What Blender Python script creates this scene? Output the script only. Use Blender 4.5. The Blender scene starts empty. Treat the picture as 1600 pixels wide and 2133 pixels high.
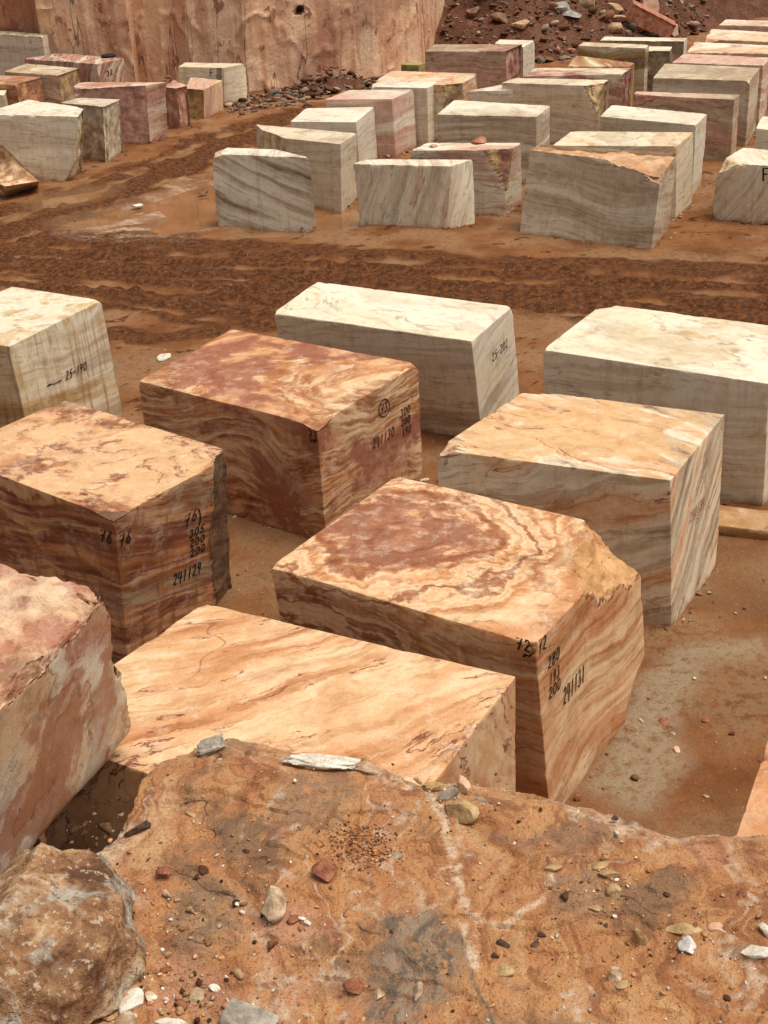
import bpy, math, random
import numpy as np
from mathutils import Vector, Matrix

# ------------------------------------------------------------------ camera, sky, sun, exposure
SC = bpy.context.scene
COL = SC.collection
PW, PH = 1600.0, 2133.0                       # size of the photograph the camera was measured from
FPX, PITCH, ROLL, CAMH = 2709.1, 0.46426, -0.05337, 7.887
_f = np.array([0, math.cos(PITCH), -math.sin(PITCH)])
_u0 = np.array([0, math.sin(PITCH), math.cos(PITCH)])
_r0 = np.array([1.0, 0, 0])
_r = math.cos(ROLL) * _r0 + math.sin(ROLL) * _u0
_u = -math.sin(ROLL) * _r0 + math.cos(ROLL) * _u0
cam_d = bpy.data.cameras.new('camera')
cam = bpy.data.objects.new('camera', cam_d)
COL.objects.link(cam)
cam_d.sensor_fit = 'VERTICAL'
cam_d.sensor_height = 24.0
cam_d.lens = FPX / PH * 24.0
cam_d.clip_start = 0.1
cam_d.clip_end = 2000.0
cam.matrix_world = Matrix(((_r[0], _u[0], -_f[0], 0), (_r[1], _u[1], -_f[1], 0), (_r[2], _u[2], -_f[2], CAMH), (0, 0, 0, 1)))
SC.camera = cam

SUN_EL, SUN_AZ = math.radians(70), math.radians(106)      # azimuth clockwise from +Y
world = bpy.data.worlds.new('World')
SC.world = world
world.use_nodes = True
wn = world.node_tree
wn.nodes.clear()
_sky = wn.nodes.new('ShaderNodeTexSky')
_sky.sky_type = 'NISHITA'
_sky.sun_disc = False
_sky.sun_elevation = SUN_EL
_sky.sun_rotation = SUN_AZ
_sky.air_density = 1.0
_sky.dust_density = 4.0
_hs = wn.nodes.new('ShaderNodeHueSaturation')
_hs.inputs['Saturation'].default_value = 0.05            # overcast: the cloud takes the blue out
_bg = wn.nodes.new('ShaderNodeBackground')
_bg.inputs['Strength'].default_value = 0.05
_wo = wn.nodes.new('ShaderNodeOutputWorld')
wn.links.new(_sky.outputs[0], _hs.inputs['Color'])
wn.links.new(_hs.outputs[0], _bg.inputs['Color'])
wn.links.new(_bg.outputs[0], _wo.inputs['Surface'])

sun_d = bpy.data.lights.new('sun', 'SUN')
sun_d.energy = 1.5
sun_d.angle = math.radians(40)
sun_d.color = (1.0, 0.92, 0.81)
sun = bpy.data.objects.new('sun', sun_d)
COL.objects.link(sun)
_sd = Vector((math.sin(SUN_AZ) * math.cos(SUN_EL), math.cos(SUN_AZ) * math.cos(SUN_EL), math.sin(SUN_EL)))
sun.rotation_euler = _sd.to_track_quat('Z', 'Y').to_euler()
sun.location = (20, 20, 40)

SC.view_settings.view_transform = 'Standard'
SC.view_settings.look = 'None'
SC.view_settings.exposure = 1.22
SC.view_settings.gamma = 1.0
SC.view_settings.use_curve_mapping = False

# ------------------------------------------------------------------ helpers
def ray(px, py):
    return _f + (px - PW / 2) / FPX * _r + (PH / 2 - py) / FPX * _u

def at(px, py, z=0.0):
    "where the ray through a pixel of the photograph meets the level z"
    d = ray(px, py)
    return np.array([0, 0, CAMH]) + (z - CAMH) / d[2] * d

def atd(px, py, y):
    "where the ray through a pixel meets the upright plane at distance y"
    d = ray(px, py)
    return np.array([0, 0, CAMH]) + y / d[1] * d

_rs = np.random.RandomState(7)
_perm = _rs.permutation(256)
_perm = np.concatenate([_perm, _perm, _perm])
_g = _rs.normal(size=(256, 3))
_g /= np.linalg.norm(_g, axis=1)[:, None]

def perlin(P):
    P = np.asarray(P, float)
    i = np.floor(P).astype(int)
    f = P - i
    i &= 255
    w = f * f * f * (f * (f * 6 - 15) + 10)
    out = np.zeros(len(P))
    for dx in (0, 1):
        for dy in (0, 1):
            for dz in (0, 1):
                h = _perm[_perm[_perm[(i[:, 0] + dx) & 255] + ((i[:, 1] + dy) & 255)] + ((i[:, 2] + dz) & 255)]
                d = ((f - (dx, dy, dz)) * _g[h]).sum(1)
                out += d * (w[:, 0] if dx else 1 - w[:, 0]) * (w[:, 1] if dy else 1 - w[:, 1]) * (w[:, 2] if dz else 1 - w[:, 2])
    return out * 1.5

def fbm(P, octv=4, gain=0.5, seed=0.0):
    P = np.asarray(P, float) + seed * np.array([17.3, 9.1, 5.7])
    a, s, t = 1.0, np.zeros(len(P)), 0.0
    for o in range(octv):
        s += a * perlin(P * 2 ** o + o * 11.3)
        t += a
        a *= gain
    return s / t

def ridged(P, octv=4, seed=0.0):
    P = np.asarray(P, float) + seed * np.array([7.3, 19.1, 3.7])
    a, s, t = 1.0, np.zeros(len(P)), 0.0
    for o in range(octv):
        s += a * (1 - np.abs(perlin(P * 2 ** o + o * 5.3)) * 2)
        t += a
        a *= 0.5
    return s / t

def sstep(a, b, x):
    t = np.clip((x - a) / (b - a), 0, 1)
    return t * t * (3 - 2 * t)

def tag(o, label=None, cat=None, group=None, kind=None):
    if label: o['label'] = label
    if cat: o['category'] = cat
    if group: o['group'] = group
    if kind: o['kind'] = kind
    return o

def mesh_obj(name, V, F, mat, parent=None, origin=None, attrs=None, smooth=True, sharp=None):
    V = np.asarray(V, float)
    if origin is None:
        origin = np.zeros(3)
    me = bpy.data.meshes.new(name)
    F = np.asarray(F)
    me.vertices.add(len(V))
    me.vertices.foreach_set('co', (V - origin).astype(np.float32).ravel())
    k = F.shape[1]
    me.loops.add(F.size)
    me.polygons.add(len(F))
    me.loops.foreach_set('vertex_index', F.astype(np.int32).ravel())
    me.polygons.foreach_set('loop_start', np.arange(0, F.size, k, dtype=np.int32))
    me.update(calc_edges=True)
    me.validate()
    if attrs:
        for n, a in attrs.items():
            a = np.asarray(a, np.float32)
            if a.ndim == 2:
                at_ = me.attributes.new(n, 'FLOAT_COLOR', 'POINT')
                at_.data.foreach_set('color', np.concatenate([a, np.ones((len(a), 1), np.float32)], 1).ravel())
            else:
                at_ = me.attributes.new(n, 'FLOAT', 'POINT')
                at_.data.foreach_set('value', a)
    if smooth:
        me.polygons.foreach_set('use_smooth', np.ones(len(F), bool))
        if sharp:
            me.set_sharp_from_angle(angle=math.radians(sharp))
    if mat is not None:
        me.materials.append(mat)
    o = bpy.data.objects.new(name, me)
    COL.objects.link(o)
    o.location = origin
    if parent is not None:
        o.parent = parent
        o.location = Vector(origin) - parent.location
    return o

def grid_faces(nu, nv, off=0):
    i = np.arange(nu - 1)[:, None] * nv + np.arange(nv - 1)[None, :]
    i = i.ravel() + off
    return np.stack([i, i + nv, i + nv + 1, i + 1], 1)

# ------------------------------------------------------------------ materials
class NT:
    def __init__(s, name):
        s.m = bpy.data.materials.new(name)
        s.m.use_nodes = True
        s.t = s.m.node_tree
        s.t.nodes.clear()
        s.out = s.n('ShaderNodeOutputMaterial')
        s.b = s.n('ShaderNodeBsdfPrincipled')
        s.l(s.b.outputs[0], s.out.inputs[0])
    def n(s, kind, **kw):
        nd = s.t.nodes.new(kind)
        for k, v in kw.items():
            setattr(nd, k, v)
        return nd
    def l(s, a, b):
        s.t.links.new(a, b)
    def put(s, sock, v):
        if hasattr(v, 'is_linked') or isinstance(v, bpy.types.NodeSocket):
            s.l(v, sock)
        else:
            if sock.type == 'RGBA' and len(v) == 3:
                v = (*v, 1)
            sock.default_value = v
    def math(s, op, a, b=None, c=None, clamp=False):
        nd = s.n('ShaderNodeMath', operation=op, use_clamp=clamp)
        for i, v in enumerate((a, b, c)):
            if v is not None:
                s.put(nd.inputs[i], v)
        return nd.outputs[0]
    def vmath(s, op, a, b=None):
        nd = s.n('ShaderNodeVectorMath', operation=op)
        s.put(nd.inputs[0], a)
        if b is not None:
            s.put(nd.inputs['Scale'] if op == 'SCALE' else nd.inputs[1], b)
        return nd.outputs[0]
    def mapping(s, v, loc=(0, 0, 0), rot=(0, 0, 0), scale=(1, 1, 1)):
        nd = s.n('ShaderNodeMapping')
        s.l(v, nd.inputs[0])
        nd.inputs['Location'].default_value = loc
        nd.inputs['Rotation'].default_value = rot
        nd.inputs['Scale'].default_value = scale
        return nd.outputs[0]
    def noise(s, v, scale, detail=4, rough=0.55, dist=0.0, color=False):
        nd = s.n('ShaderNodeTexNoise')
        s.l(v, nd.inputs['Vector'])
        nd.inputs['Scale'].default_value = scale
        nd.inputs['Detail'].default_value = detail
        nd.inputs['Roughness'].default_value = rough
        nd.inputs['Distortion'].default_value = dist
        return nd.outputs['Color' if color else 'Fac']
    def ramp(s, fac, stops, interp='LINEAR'):
        nd = s.n('ShaderNodeValToRGB')
        cr = nd.color_ramp
        cr.interpolation = interp
        while len(cr.elements) < len(stops):
            cr.elements.new(0.5)
        for e, (p, c) in zip(cr.elements, stops):
            e.position = p
            e.color = (*c, 1) if len(c) == 3 else c
        s.l(fac, nd.inputs[0])
        return nd.outputs[0]
    def band(s, fac, a, b):
        nd = s.n('ShaderNodeMapRange', interpolation_type='SMOOTHSTEP')
        s.put(nd.inputs[0], fac)
        nd.inputs[1].default_value = a
        nd.inputs[2].default_value = b
        return nd.outputs[0]
    def mix(s, fac, a, b, mode='MIX'):
        nd = s.n('ShaderNodeMix', data_type='RGBA', blend_type=mode)
        s.put(nd.inputs[0], fac)
        s.put(nd.inputs[6], a)
        s.put(nd.inputs[7], b)
        return nd.outputs[2]
    def attr(s, name, color=False):
        nd = s.n('ShaderNodeAttribute', attribute_name=name)
        return nd.outputs['Color' if color else 'Fac']
    def bump(s, h, strength, dist, prev=None):
        nd = s.n('ShaderNodeBump')
        nd.inputs['Strength'].default_value = strength
        nd.inputs['Distance'].default_value = dist
        s.l(h, nd.inputs['Height'])
        if prev is not None:
            s.l(prev, nd.inputs['Normal'])
        return nd.outputs[0]
    def done(s, color, rough, normal=None, spec=0.3):
        s.put(s.b.inputs['Base Color'], color)
        s.put(s.b.inputs['Roughness'], rough)
        s.b.inputs['Specular IOR Level'].default_value = spec
        if normal is not None:
            s.l(normal, s.b.inputs['Normal'])
        return s.m

# colours of the stone (linear)
CREAM = (0.75, 0.525, 0.31); PEACH = (0.66, 0.365, 0.185); ORANGE = (0.50, 0.215, 0.085); RUST = (0.33, 0.13, 0.055)
REDBR = (0.23, 0.075, 0.045); MAUVE = (0.33, 0.15, 0.115); WINE = (0.20, 0.055, 0.045); PINK = (0.58, 0.33, 0.25)
WHITE = (0.79, 0.73, 0.59); IVORY = (0.75, 0.65, 0.47); GREYW = (0.64, 0.535, 0.39); TAUPE = (0.45, 0.34, 0.225)
BROWN = (0.22, 0.135, 0.075); OCHRE = (0.48, 0.31, 0.12); PALEG = (0.69, 0.62, 0.49)

def marble(name, cols, rot=(0, 0, 0), seed=0.0, freq=1.0, warp=0.4, warp2=0.05, stretch=0.14, patch=None, patch_amt=0.5,
           patch_scale=0.5, vein=BROWN, vein_amt=0.6, contrast=1.0, fract=RUST, fract2=PEACH, streak=0.15, detail=6.0,
           stain=0.0, fine=0.5, lam=7.0, agate=None, agate_f=1.5, agate_band=1.0, agate_core=0.85, crack=0.45, agate_var=1.0, fleck=0.6):
    """cut stone as a solid: bedding along the turned z axis, folded by two warps; cols = colours met from bed to bed"""
    s = NT(name)
    obc = s.n('ShaderNodeTexCoord').outputs['Object']
    p0 = s.mapping(obc, loc=(seed * 3.7, seed * 5.1, seed * 2.3), rot=rot)
    n1 = s.noise(p0, 0.42, 1.5, 0.5, color=True)
    w1 = s.vmath('SCALE', s.vmath('SUBTRACT', n1, (0.5, 0.5, 0.5)), warp * 2.2)
    n2 = s.noise(p0, 2.1, 5.0, 0.62, color=True)
    w2 = s.vmath('SCALE', s.vmath('SUBTRACT', n2, (0.5, 0.5, 0.5)), warp2 * 2.2)
    sp1 = s.n('ShaderNodeSeparateColor'); s.l(n1, sp1.inputs[0])
    sp2 = s.n('ShaderNodeSeparateColor'); s.l(n2, sp2.inputs[0])
    p = s.vmath('ADD', s.vmath('ADD', p0, w1), w2)
    pb = s.mapping(p, scale=(stretch, stretch, 1.0))
    base = s.noise(pb, freq, detail, 0.57)
    k = s.math('MULTIPLY_ADD', s.math('SUBTRACT', base, 0.5), 1.7 * contrast, 0.5, clamp=True)
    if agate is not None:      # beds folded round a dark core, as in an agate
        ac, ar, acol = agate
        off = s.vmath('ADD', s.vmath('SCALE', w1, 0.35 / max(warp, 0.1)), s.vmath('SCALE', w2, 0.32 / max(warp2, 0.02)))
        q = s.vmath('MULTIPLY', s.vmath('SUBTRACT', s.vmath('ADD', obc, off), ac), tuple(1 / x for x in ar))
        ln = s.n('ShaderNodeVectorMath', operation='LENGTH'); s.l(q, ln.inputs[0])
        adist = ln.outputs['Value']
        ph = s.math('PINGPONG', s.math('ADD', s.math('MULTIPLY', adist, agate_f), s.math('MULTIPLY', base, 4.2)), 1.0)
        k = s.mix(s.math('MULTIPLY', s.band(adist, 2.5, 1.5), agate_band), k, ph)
    n = len(cols)
    stops = [((i + 0.5) / n, c) for i, c in enumerate(cols)]
    col = s.ramp(k, stops)
    # thin layering inside the beds
    lay = s.noise(s.mapping(p, scale=(stretch * 0.55, stretch * 0.55, 1.0)), freq * lam, 5.0, 0.68)
    dk = s.mix(1.0, col, (0.52, 0.40, 0.32), 'MULTIPLY')
    lt = s.mix(0.40, col, (0.80, 0.68, 0.50))
    col = s.mix(s.math('MULTIPLY', s.band(lay, 0.505, 0.60), fine), col, dk)
    col = s.mix(s.math('MULTIPLY', s.band(lay, 0.48, 0.39), fine * 0.7), col, lt)
    if patch is not None:
        pn = s.noise(s.mapping(p, loc=(4.4, 1.7, 9.2), scale=(1, 1, 1.3)), patch_scale, 4.0, 0.6)
        pm = s.math('MULTIPLY', s.band(pn, 0.50, 0.57), patch_amt)
        pc = s.mix(s.math('MULTIPLY', s.band(sp2.outputs[1], 0.54, 0.66), 0.5), patch, (0.60, 0.36, 0.22))
        col = s.mix(pm, col, pc)
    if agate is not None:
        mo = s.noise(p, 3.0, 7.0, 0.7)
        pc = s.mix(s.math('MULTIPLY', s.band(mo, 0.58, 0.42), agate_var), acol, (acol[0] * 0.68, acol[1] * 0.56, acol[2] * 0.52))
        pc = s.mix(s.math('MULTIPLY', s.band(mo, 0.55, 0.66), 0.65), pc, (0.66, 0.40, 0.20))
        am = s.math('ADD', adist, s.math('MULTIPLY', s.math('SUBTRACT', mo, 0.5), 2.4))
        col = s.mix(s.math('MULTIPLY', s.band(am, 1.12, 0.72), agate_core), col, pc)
    # dark seams that follow the beds, broken up
    va = s.math('ABSOLUTE', s.math('SUBTRACT', base, 0.46))
    va = s.math('MINIMUM', va, s.math('ABSOLUTE', s.math('SUBTRACT', base, 0.55)))
    vm = s.math('MULTIPLY', s.band(va, 0.009, 0.001), s.band(sp2.outputs[0], 0.45, 0.55))
    col = s.mix(s.math('MULTIPLY', vm, vein_amt), col, vein)
    # rambling hairline cracks
    cn = s.noise(s.mapping(p0, loc=(1.1, 7.3, 2.2), rot=(0.4, 0.3, 0.7), scale=(0.35, 1.1, 0.8)), 0.9, 2.5, 0.55)
    ca = s.math('ABSOLUTE', s.math('SUBTRACT', cn, 0.47))
    cm = s.math('MULTIPLY', s.band(ca, 0.0035, 0.0012), s.band(sp1.outputs[1], 0.50, 0.58))
    col = s.mix(s.math('MULTIPLY', cm, vein_amt * crack), col, (vein[0] * 0.7, vein[1] * 0.7, vein[2] * 0.7))
    # scattered rusty flecks
    fn = s.noise(pb, freq * 3.0 + 4, 5.0, 0.75)
    fl = s.math('MULTIPLY', s.band(fn, 0.60, 0.68), s.band(sp1.outputs[2], 0.45, 0.60))
    fl2 = fl
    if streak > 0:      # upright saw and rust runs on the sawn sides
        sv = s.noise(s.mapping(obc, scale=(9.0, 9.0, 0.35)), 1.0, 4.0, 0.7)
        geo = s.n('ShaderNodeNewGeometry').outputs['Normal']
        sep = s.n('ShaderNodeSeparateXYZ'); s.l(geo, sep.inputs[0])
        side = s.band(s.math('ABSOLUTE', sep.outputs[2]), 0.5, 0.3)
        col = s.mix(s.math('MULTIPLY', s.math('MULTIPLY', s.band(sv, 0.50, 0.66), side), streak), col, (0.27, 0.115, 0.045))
    if stain > 0:
        st = s.band(s.noise(s.mapping(obc, loc=(seed, 2, 5), scale=(1.6, 1.6, 0.7)), 1.3, 4.0, 0.65), 0.54, 0.66)
        col = s.mix(s.math('MULTIPLY', st, stain), col, OCHRE)
    col = s.mix(s.math('MULTIPLY', fl2, fleck), col, fract)
    mot = s.noise(obc, 5.0, 5.5, 0.72)
    col = s.mix(s.math('MULTIPLY', s.band(mot, 0.50, 0.66), 0.38), col, s.mix(1.0, col, (0.62, 0.50, 0.40), 'MULTIPLY'))
    col = s.mix(s.math('MULTIPLY', s.band(mot, 0.46, 0.36), 0.22), col, (0.82, 0.73, 0.58))
    grain = s.noise(obc, 75.0, 2.0, 0.7)
    pit = s.noise(obc, 31.0, 3.0, 0.6)
    col = s.mix(s.math('MULTIPLY', s.band(pit, 0.67, 0.71), 0.6), col, (vein[0] * 0.8, vein[1] * 0.7, vein[2] * 0.7))
    col = s.mix(s.band(grain, 0.35, 0.75), s.mix(1.0, col, (0.84, 0.82, 0.80), 'MULTIPLY'), col)
    # broken surfaces: weathered crust with the fresh stone showing through
    rg = s.attr('rough')
    rn = s.noise(obc, 3.2, 6.0, 0.68)
    fc = s.mix(s.band(rn, 0.40, 0.60), fract, fract2)
    fc = s.mix(s.math('MULTIPLY', s.band(sp2.outputs[2], 0.50, 0.62), 0.6), fc, (fract[0] * 0.5, fract[1] * 0.5, fract[2] * 0.55))
    rm = s.band(s.math('ADD', rg, s.math('MULTIPLY', s.math('SUBTRACT', rn, 0.5), 0.9)), 0.25, 0.6)
    rm = s.math('MULTIPLY', rm, s.band(rg, 0.02, 0.15))
    col = s.mix(s.math('MULTIPLY', rm, 0.82), col, fc)
    # mud splashed over the foot of the block
    sepo = s.n('ShaderNodeSeparateXYZ'); s.l(obc, sepo.inputs[0])
    mz = s.math('ADD', sepo.outputs[2], s.math('MULTIPLY', s.math('SUBTRACT', rn, 0.5), -0.9))
    col = s.mix(s.math('MULTIPLY', s.band(mz, 0.20, -0.12), 0.7), col, (0.26, 0.12, 0.055))
    hgt = s.math('ADD', s.math('MULTIPLY', grain, 0.035), s.math('MULTIPLY', s.math('MULTIPLY', rn, rg), 0.9))
    nb = s.bump(hgt, 0.8, 0.09)
    rough = s.math('MULTIPLY_ADD', grain, 0.25, 0.48)
    return s.done(col, rough, nb, 0.16)

# ------------------------------------------------------------------ stone shapes
CN = {'L': (0, 0), 'F': (1, 0), 'R': (1, 1), 'B': (0, 1)}
FACE = {'T': (2, 1), 'D': (2, 0), 'S': (1, 0), 'N': (1, 1), 'E': (0, 1), 'W': (0, 0)}
BIG = 1e6

def axis_pts(length, step):
    e = [0, 0.008, 0.022, 0.05, 0.1]
    e = [x for x in e if x < length * 0.3]
    inner = np.linspace(e[-1], length - e[-1], max(3, int(round((length - 2 * e[-1]) / step)) + 1))
    return np.concatenate([e[:-1], inner, [length - x for x in e[:-1]][::-1]])

def hexa(name, label, C8, mat, step=0.07, chips=(), rough=None, edge=0.010, ragged=0.05, seed=1.0, cat='stone block', group=None, sag=0.006):
    """a quarried block: C8 = bottom L,F,R,B then top L,F,R,B; chips = (corner letter, du, dv, dw, amp), small letter = bottom corner"""
    C8 = np.asarray(C8, float)
    a = 0.5 * (np.linalg.norm(C8[5] - C8[4]) + np.linalg.norm(C8[6] - C8[7]))
    b = 0.5 * (np.linalg.norm(C8[7] - C8[4]) + np.linalg.norm(C8[6] - C8[5]))
    h = np.mean([np.linalg.norm(C8[i + 4] - C8[i]) for i in range(4)])
    D = np.array([a, b, h])
    ax = [axis_pts(x, step) for x in D]
    n = [len(x) for x in ax]
    ids, quads = [], []
    def nid(i, j, k): return (i * n[1] + j) * n[2] + k
    for axi in range(3):
        o = [x for x in range(3) if x != axi]
        A, B = np.meshgrid(np.arange(n[o[0]]), np.arange(n[o[1]]), indexing='ij')
        for end in (0, 1):
            idx = [None] * 3
            idx[o[0]], idx[o[1]], idx[axi] = A, B, np.full_like(A, (n[axi] - 1) * end)
            g = nid(*idx)
            q = np.stack([g[:-1, :-1], g[1:, :-1], g[1:, 1:], g[:-1, 1:]], -1).reshape(-1, 4)
            flip = (end == 0) != (axi == 1)
            quads.append(q[:, ::-1] if flip else q)
    quads = np.concatenate(quads)
    uniq, inv = np.unique(quads, return_inverse=True)
    quads = inv.reshape(-1, 4)
    k = uniq % n[2]; j = (uniq // n[2]) % n[1]; i = uniq // (n[1] * n[2])
    p = np.stack([ax[0][i], ax[1][j], ax[2][k]], 1)
    p0 = p.copy()
    sp = p + seed * 13.7
    rg = np.zeros(len(p))
    # worn and spalled edges
    ragged = ragged * 1.35
    near = (np.minimum(p, D - p) < 0.32).sum(1) >= 2
    se = sp[near]
    r = np.full(len(p), edge)
    r[near] = edge * (1 + 0.6 * fbm(se * 4, 3)) + ragged * sstep(0.10, 0.45, fbm(se * 1.9, 4, 0.6, 3)) + ragged * 0.7 * sstep(0.12, 0.45, fbm(se * 6, 3, 0.55, 5)) \
        + 0.09 * sstep(0.45, 0.0, p[near, 2]) * sstep(-0.25, 0.35, fbm(se * 1.4, 4, 0.6, 15))
    r = np.minimum(r, D.min() * 0.3)[:, None]
    q = np.clip(p, r, D - r)
    v = p - q
    ln = np.linalg.norm(v, axis=1)[:, None]
    p = np.where(ln > 1e-9, q + v / np.maximum(ln, 1e-9) * np.minimum(r, ln), p)
    rg += sstep(0.012, 0.05, np.linalg.norm(p - p0, axis=1)) * 0.8
    # slight unevenness of the saw cut
    for f, (axi, end) in FACE.items():
        on = np.abs(p0[:, axi] - D[axi] * end) < 1e-6
        s = 1 if end == 0 else -1
        p[on, axi] += s * sag * (0.5 + fbm(sp[on] * 1.3, 2, 0.5, axi + end * 2))
        if rough and f in rough:
            amp, sc = rough[f]
            z = 0.5 + 0.75 * fbm(sp[on] * sc, 5, 0.55, 21 + axi) + 0.18 * (ridged(sp[on] * sc * 1.7, 3, 4) - 0.5)
            p[on, axi] += s * amp * 1.25 * np.clip(z, 0, 1.6)
            rg[on] = np.maximum(rg[on], 0.75)
    rsx = np.random.RandomState(int(seed * 10) + 5)
    auto = [(rsx.choice(list('LFRBfr')), *rsx.uniform(0.03, 0.16, 3), 0.02) for _ in range(4)] if D.min() > 0.5 else []
    M = np.stack([C8[5] - C8[4], C8[7] - C8[4], C8[4] - C8[0]], 1)
    for ch in list(chips) + auto:
        if len(ch) == 4:                 # a break through three points of the world
            w3 = [np.linalg.solve(M, np.asarray(x) - C8[0]) * D for x in ch[:3]]
            amp = ch[3]
            nv = np.cross(w3[1] - w3[0], w3[2] - w3[0])
            nv /= np.linalg.norm(nv)
            if (D / 2 - w3[0]) @ nv < 0:
                nv = -nv                 # points inward
            d = -((p - w3[0]) @ nv)
            key = 1.0
        else:
            cl, du, dv, dw, amp = ch
            c = np.array([*CN[cl.upper()], 1 if cl.isupper() else 0], float)
            sgn = 1 - 2 * c
            inv_d = 1 / np.array([du, dv, dw], float)
            nn = np.linalg.norm(inv_d)
            d = (1 - ((p - c * D) * sgn) @ inv_d) / nn
            nv = inv_d / nn * sgn
            key = du
        m = d > -amp * 1.2
        if not m.any():
            continue
        ns = fbm(sp[m] * 2.6, 5, 0.58, 33 + key) * 1.5 + 0.35 * (ridged(sp[m] * 3.1, 3, 9) - 0.5)
        dd = np.maximum(0, d[m] + amp * ns)
        p[m] += nv[None, :] * dd[:, None]
        rg[m] = np.maximum(rg[m], sstep(0.004, 0.03, dd))
    t = p / D
    U, Vv, Wt = t[:, 0:1], t[:, 1:2], t[:, 2:3]
    def bil(c): return (1 - U) * (1 - Vv) * c[0] + U * (1 - Vv) * c[1] + U * Vv * c[2] + (1 - U) * Vv * c[3]
    P = (1 - Wt) * bil(C8[:4]) + Wt * bil(C8[4:])
    org = C8[:4].mean(0)
    o = mesh_obj(name, P, quads, mat, None, org, {'rough': np.clip(rg, 0, 1)}, True, 32)
    tag(o, label, cat, group)
    o_corners[o.name] = C8
    return o

o_corners = {}

def corners(top, h=None, v=None, bot=None, sink=0.03, dz=(0, 0, 0, 0)):
    """top = pixels of the top corners L,F,R,B (None = the fourth of a parallelogram); v = (corner, pixel of its foot)
    fixes the height; bot = more feet"""
    keys = 'LFRB'
    off = np.zeros(3)
    if v is not None:
        P = at(*v[1], 0.0)
        tp = top[keys.index(v[0])]
        d = ray(*tp)
        Q = np.array([0, 0, CAMH]) + P[1] / d[1] * d
        if h is None:
            h = Q[2]
    T = [None if t is None else at(t[0], t[1], h + dz[i]) for i, t in enumerate(top)]
    for i in range(4):
        if T[i] is None:
            T[i] = T[(i + 1) % 4] + T[(i - 1) % 4] - T[(i + 2) % 4]
    offs = {}
    allb = dict(bot or {})
    if v is not None:
        allb[v[0]] = v[1]
    for kx, px in allb.items():
        i = keys.index(kx)
        offs[i] = np.clip((at(*px, 0.0) - T[i])[:2], -0.35, 0.35)
    m = np.mean(list(offs.values()), 0) if offs else np.zeros(2)
    Bm = []
    for i in range(4):
        o2 = offs.get(i, m)
        Bm.append(np.array([T[i][0] + o2[0], T[i][1] + o2[1], -sink]))
    return np.array(Bm + T)

def cube_sphere(n):
    V, F = [], []
    g = np.linspace(-1, 1, n + 1)
    off = 0
    for axi in range(3):
        for s in (-1, 1):
            A, B = np.meshgrid(g, g, indexing='ij')
            P = np.zeros(((n + 1) ** 2, 3))
            P[:, axi] = s
            P[:, (axi + 1) % 3] = A.ravel()
            P[:, (axi + 2) % 3] = B.ravel()
            f = grid_faces(n + 1, n + 1, off)
            V.append(P); F.append(f if s > 0 else f[:, ::-1]); off += len(P)
    V = np.concatenate(V); F = np.concatenate(F)
    key = np.round(V * 1000).astype(int)
    u, idx, inv = np.unique(key, axis=0, return_index=True, return_inverse=True)
    V = V[idx]; F = inv.reshape(-1)[F]
    return V / np.linalg.norm(V, axis=1)[:, None], F

_cs = {n: cube_sphere(n) for n in (2, 3, 5, 8, 14, 26)}

def rock_shape(seed, n=8, cuts=11, size=(1, 1, 1), rot=None, bumpy=0.10, flat=0.55):
    rs = np.random.RandomState(seed)
    V, F = _cs[n]
    V = V.copy()
    N = rs.normal(size=(cuts, 3)); N /= np.linalg.norm(N, axis=1)[:, None]
    for nn in N:
        d = rs.uniform(flat, 0.78)
        V -= nn * np.maximum(0, V @ nn - d)[:, None]
    if bumpy:
        V *= (1 + bumpy * fbm(V * 1.9, 4, 0.55, seed % 97)[:, None] * 1.6)
    V = V * np.asarray(size)
    if rot is None:
        rot = rs.uniform(0, 6.28)
    c, s_ = math.cos(rot), math.sin(rot)
    V = V @ np.array([[c, s_, 0], [-s_, c, 0], [0, 0, 1]])
    return V, F

# ------------------------------------------------------------------ ground
def seg_dist(P, pts, signed=False):
    d = np.full(len(P), 1e9)
    for a, b in zip(pts[:-1], pts[1:]):
        ab = b - a
        t = np.clip(((P - a) @ ab) / (ab @ ab), 0, 1)
        e = P - (a + t[:, None] * ab)
        n_ = np.linalg.norm(e, axis=1)
        if signed:
            n_ = n_ * np.where(ab[0] * e[:, 1] - ab[1] * e[:, 0] > 0, 1, -1)
        d = np.where(np.abs(n_) < np.abs(d), n_, d)
    return d

def in_poly(P, poly):
    c = np.zeros(len(P), bool)
    j = len(poly) - 1
    for i in range(len(poly)):
        xi, yi = poly[i]; xj, yj = poly[j]
        cr = ((yi > P[:, 1]) != (yj > P[:, 1])) & (P[:, 0] < (xj - xi) * (P[:, 1] - yi) / (yj - yi + 1e-12) + xi)
        c ^= cr
        j = i
    return c

def pxline(*pts): return np.array([at(x, y, 0.0)[:2] for x, y in pts])

tracks = [  # centre line on the ground, half width, depth of the churning
    (pxline((560, 268), (470, 300), (360, 350), (230, 405), (60, 470), (-150, 540)), 1.15, 1.0),
    (pxline((640, 225), (520, 262), (430, 290), (330, 335), (200, 385), (60, 430), (-100, 470)), 0.7, 0.9),
    (pxline((-200, 545), (0, 545), (250, 560), (500, 572), (760, 582), (1000, 600), (1250, 612), (1500, 630), (1800, 645)), 1.7, 1.0),
    (pxline((-200, 600), (0, 585), (250, 610), (420, 640), (560, 660)), 1.0, 0.95),
    (pxline((300, 505), (500, 520), (800, 535), (1050, 548), (1300, 552), (1700, 570)), 0.6, 0.7),
    (pxline((-60, 495), (150, 500), (330, 500)), 0.9, 0.9),
    (pxline((240, 690), (330, 712), (450, 690)), 0.35, 0.8),
    (pxline((500, 215), (620, 200), (760, 185), (850, 170)), 0.8, 0.7),
]
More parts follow.
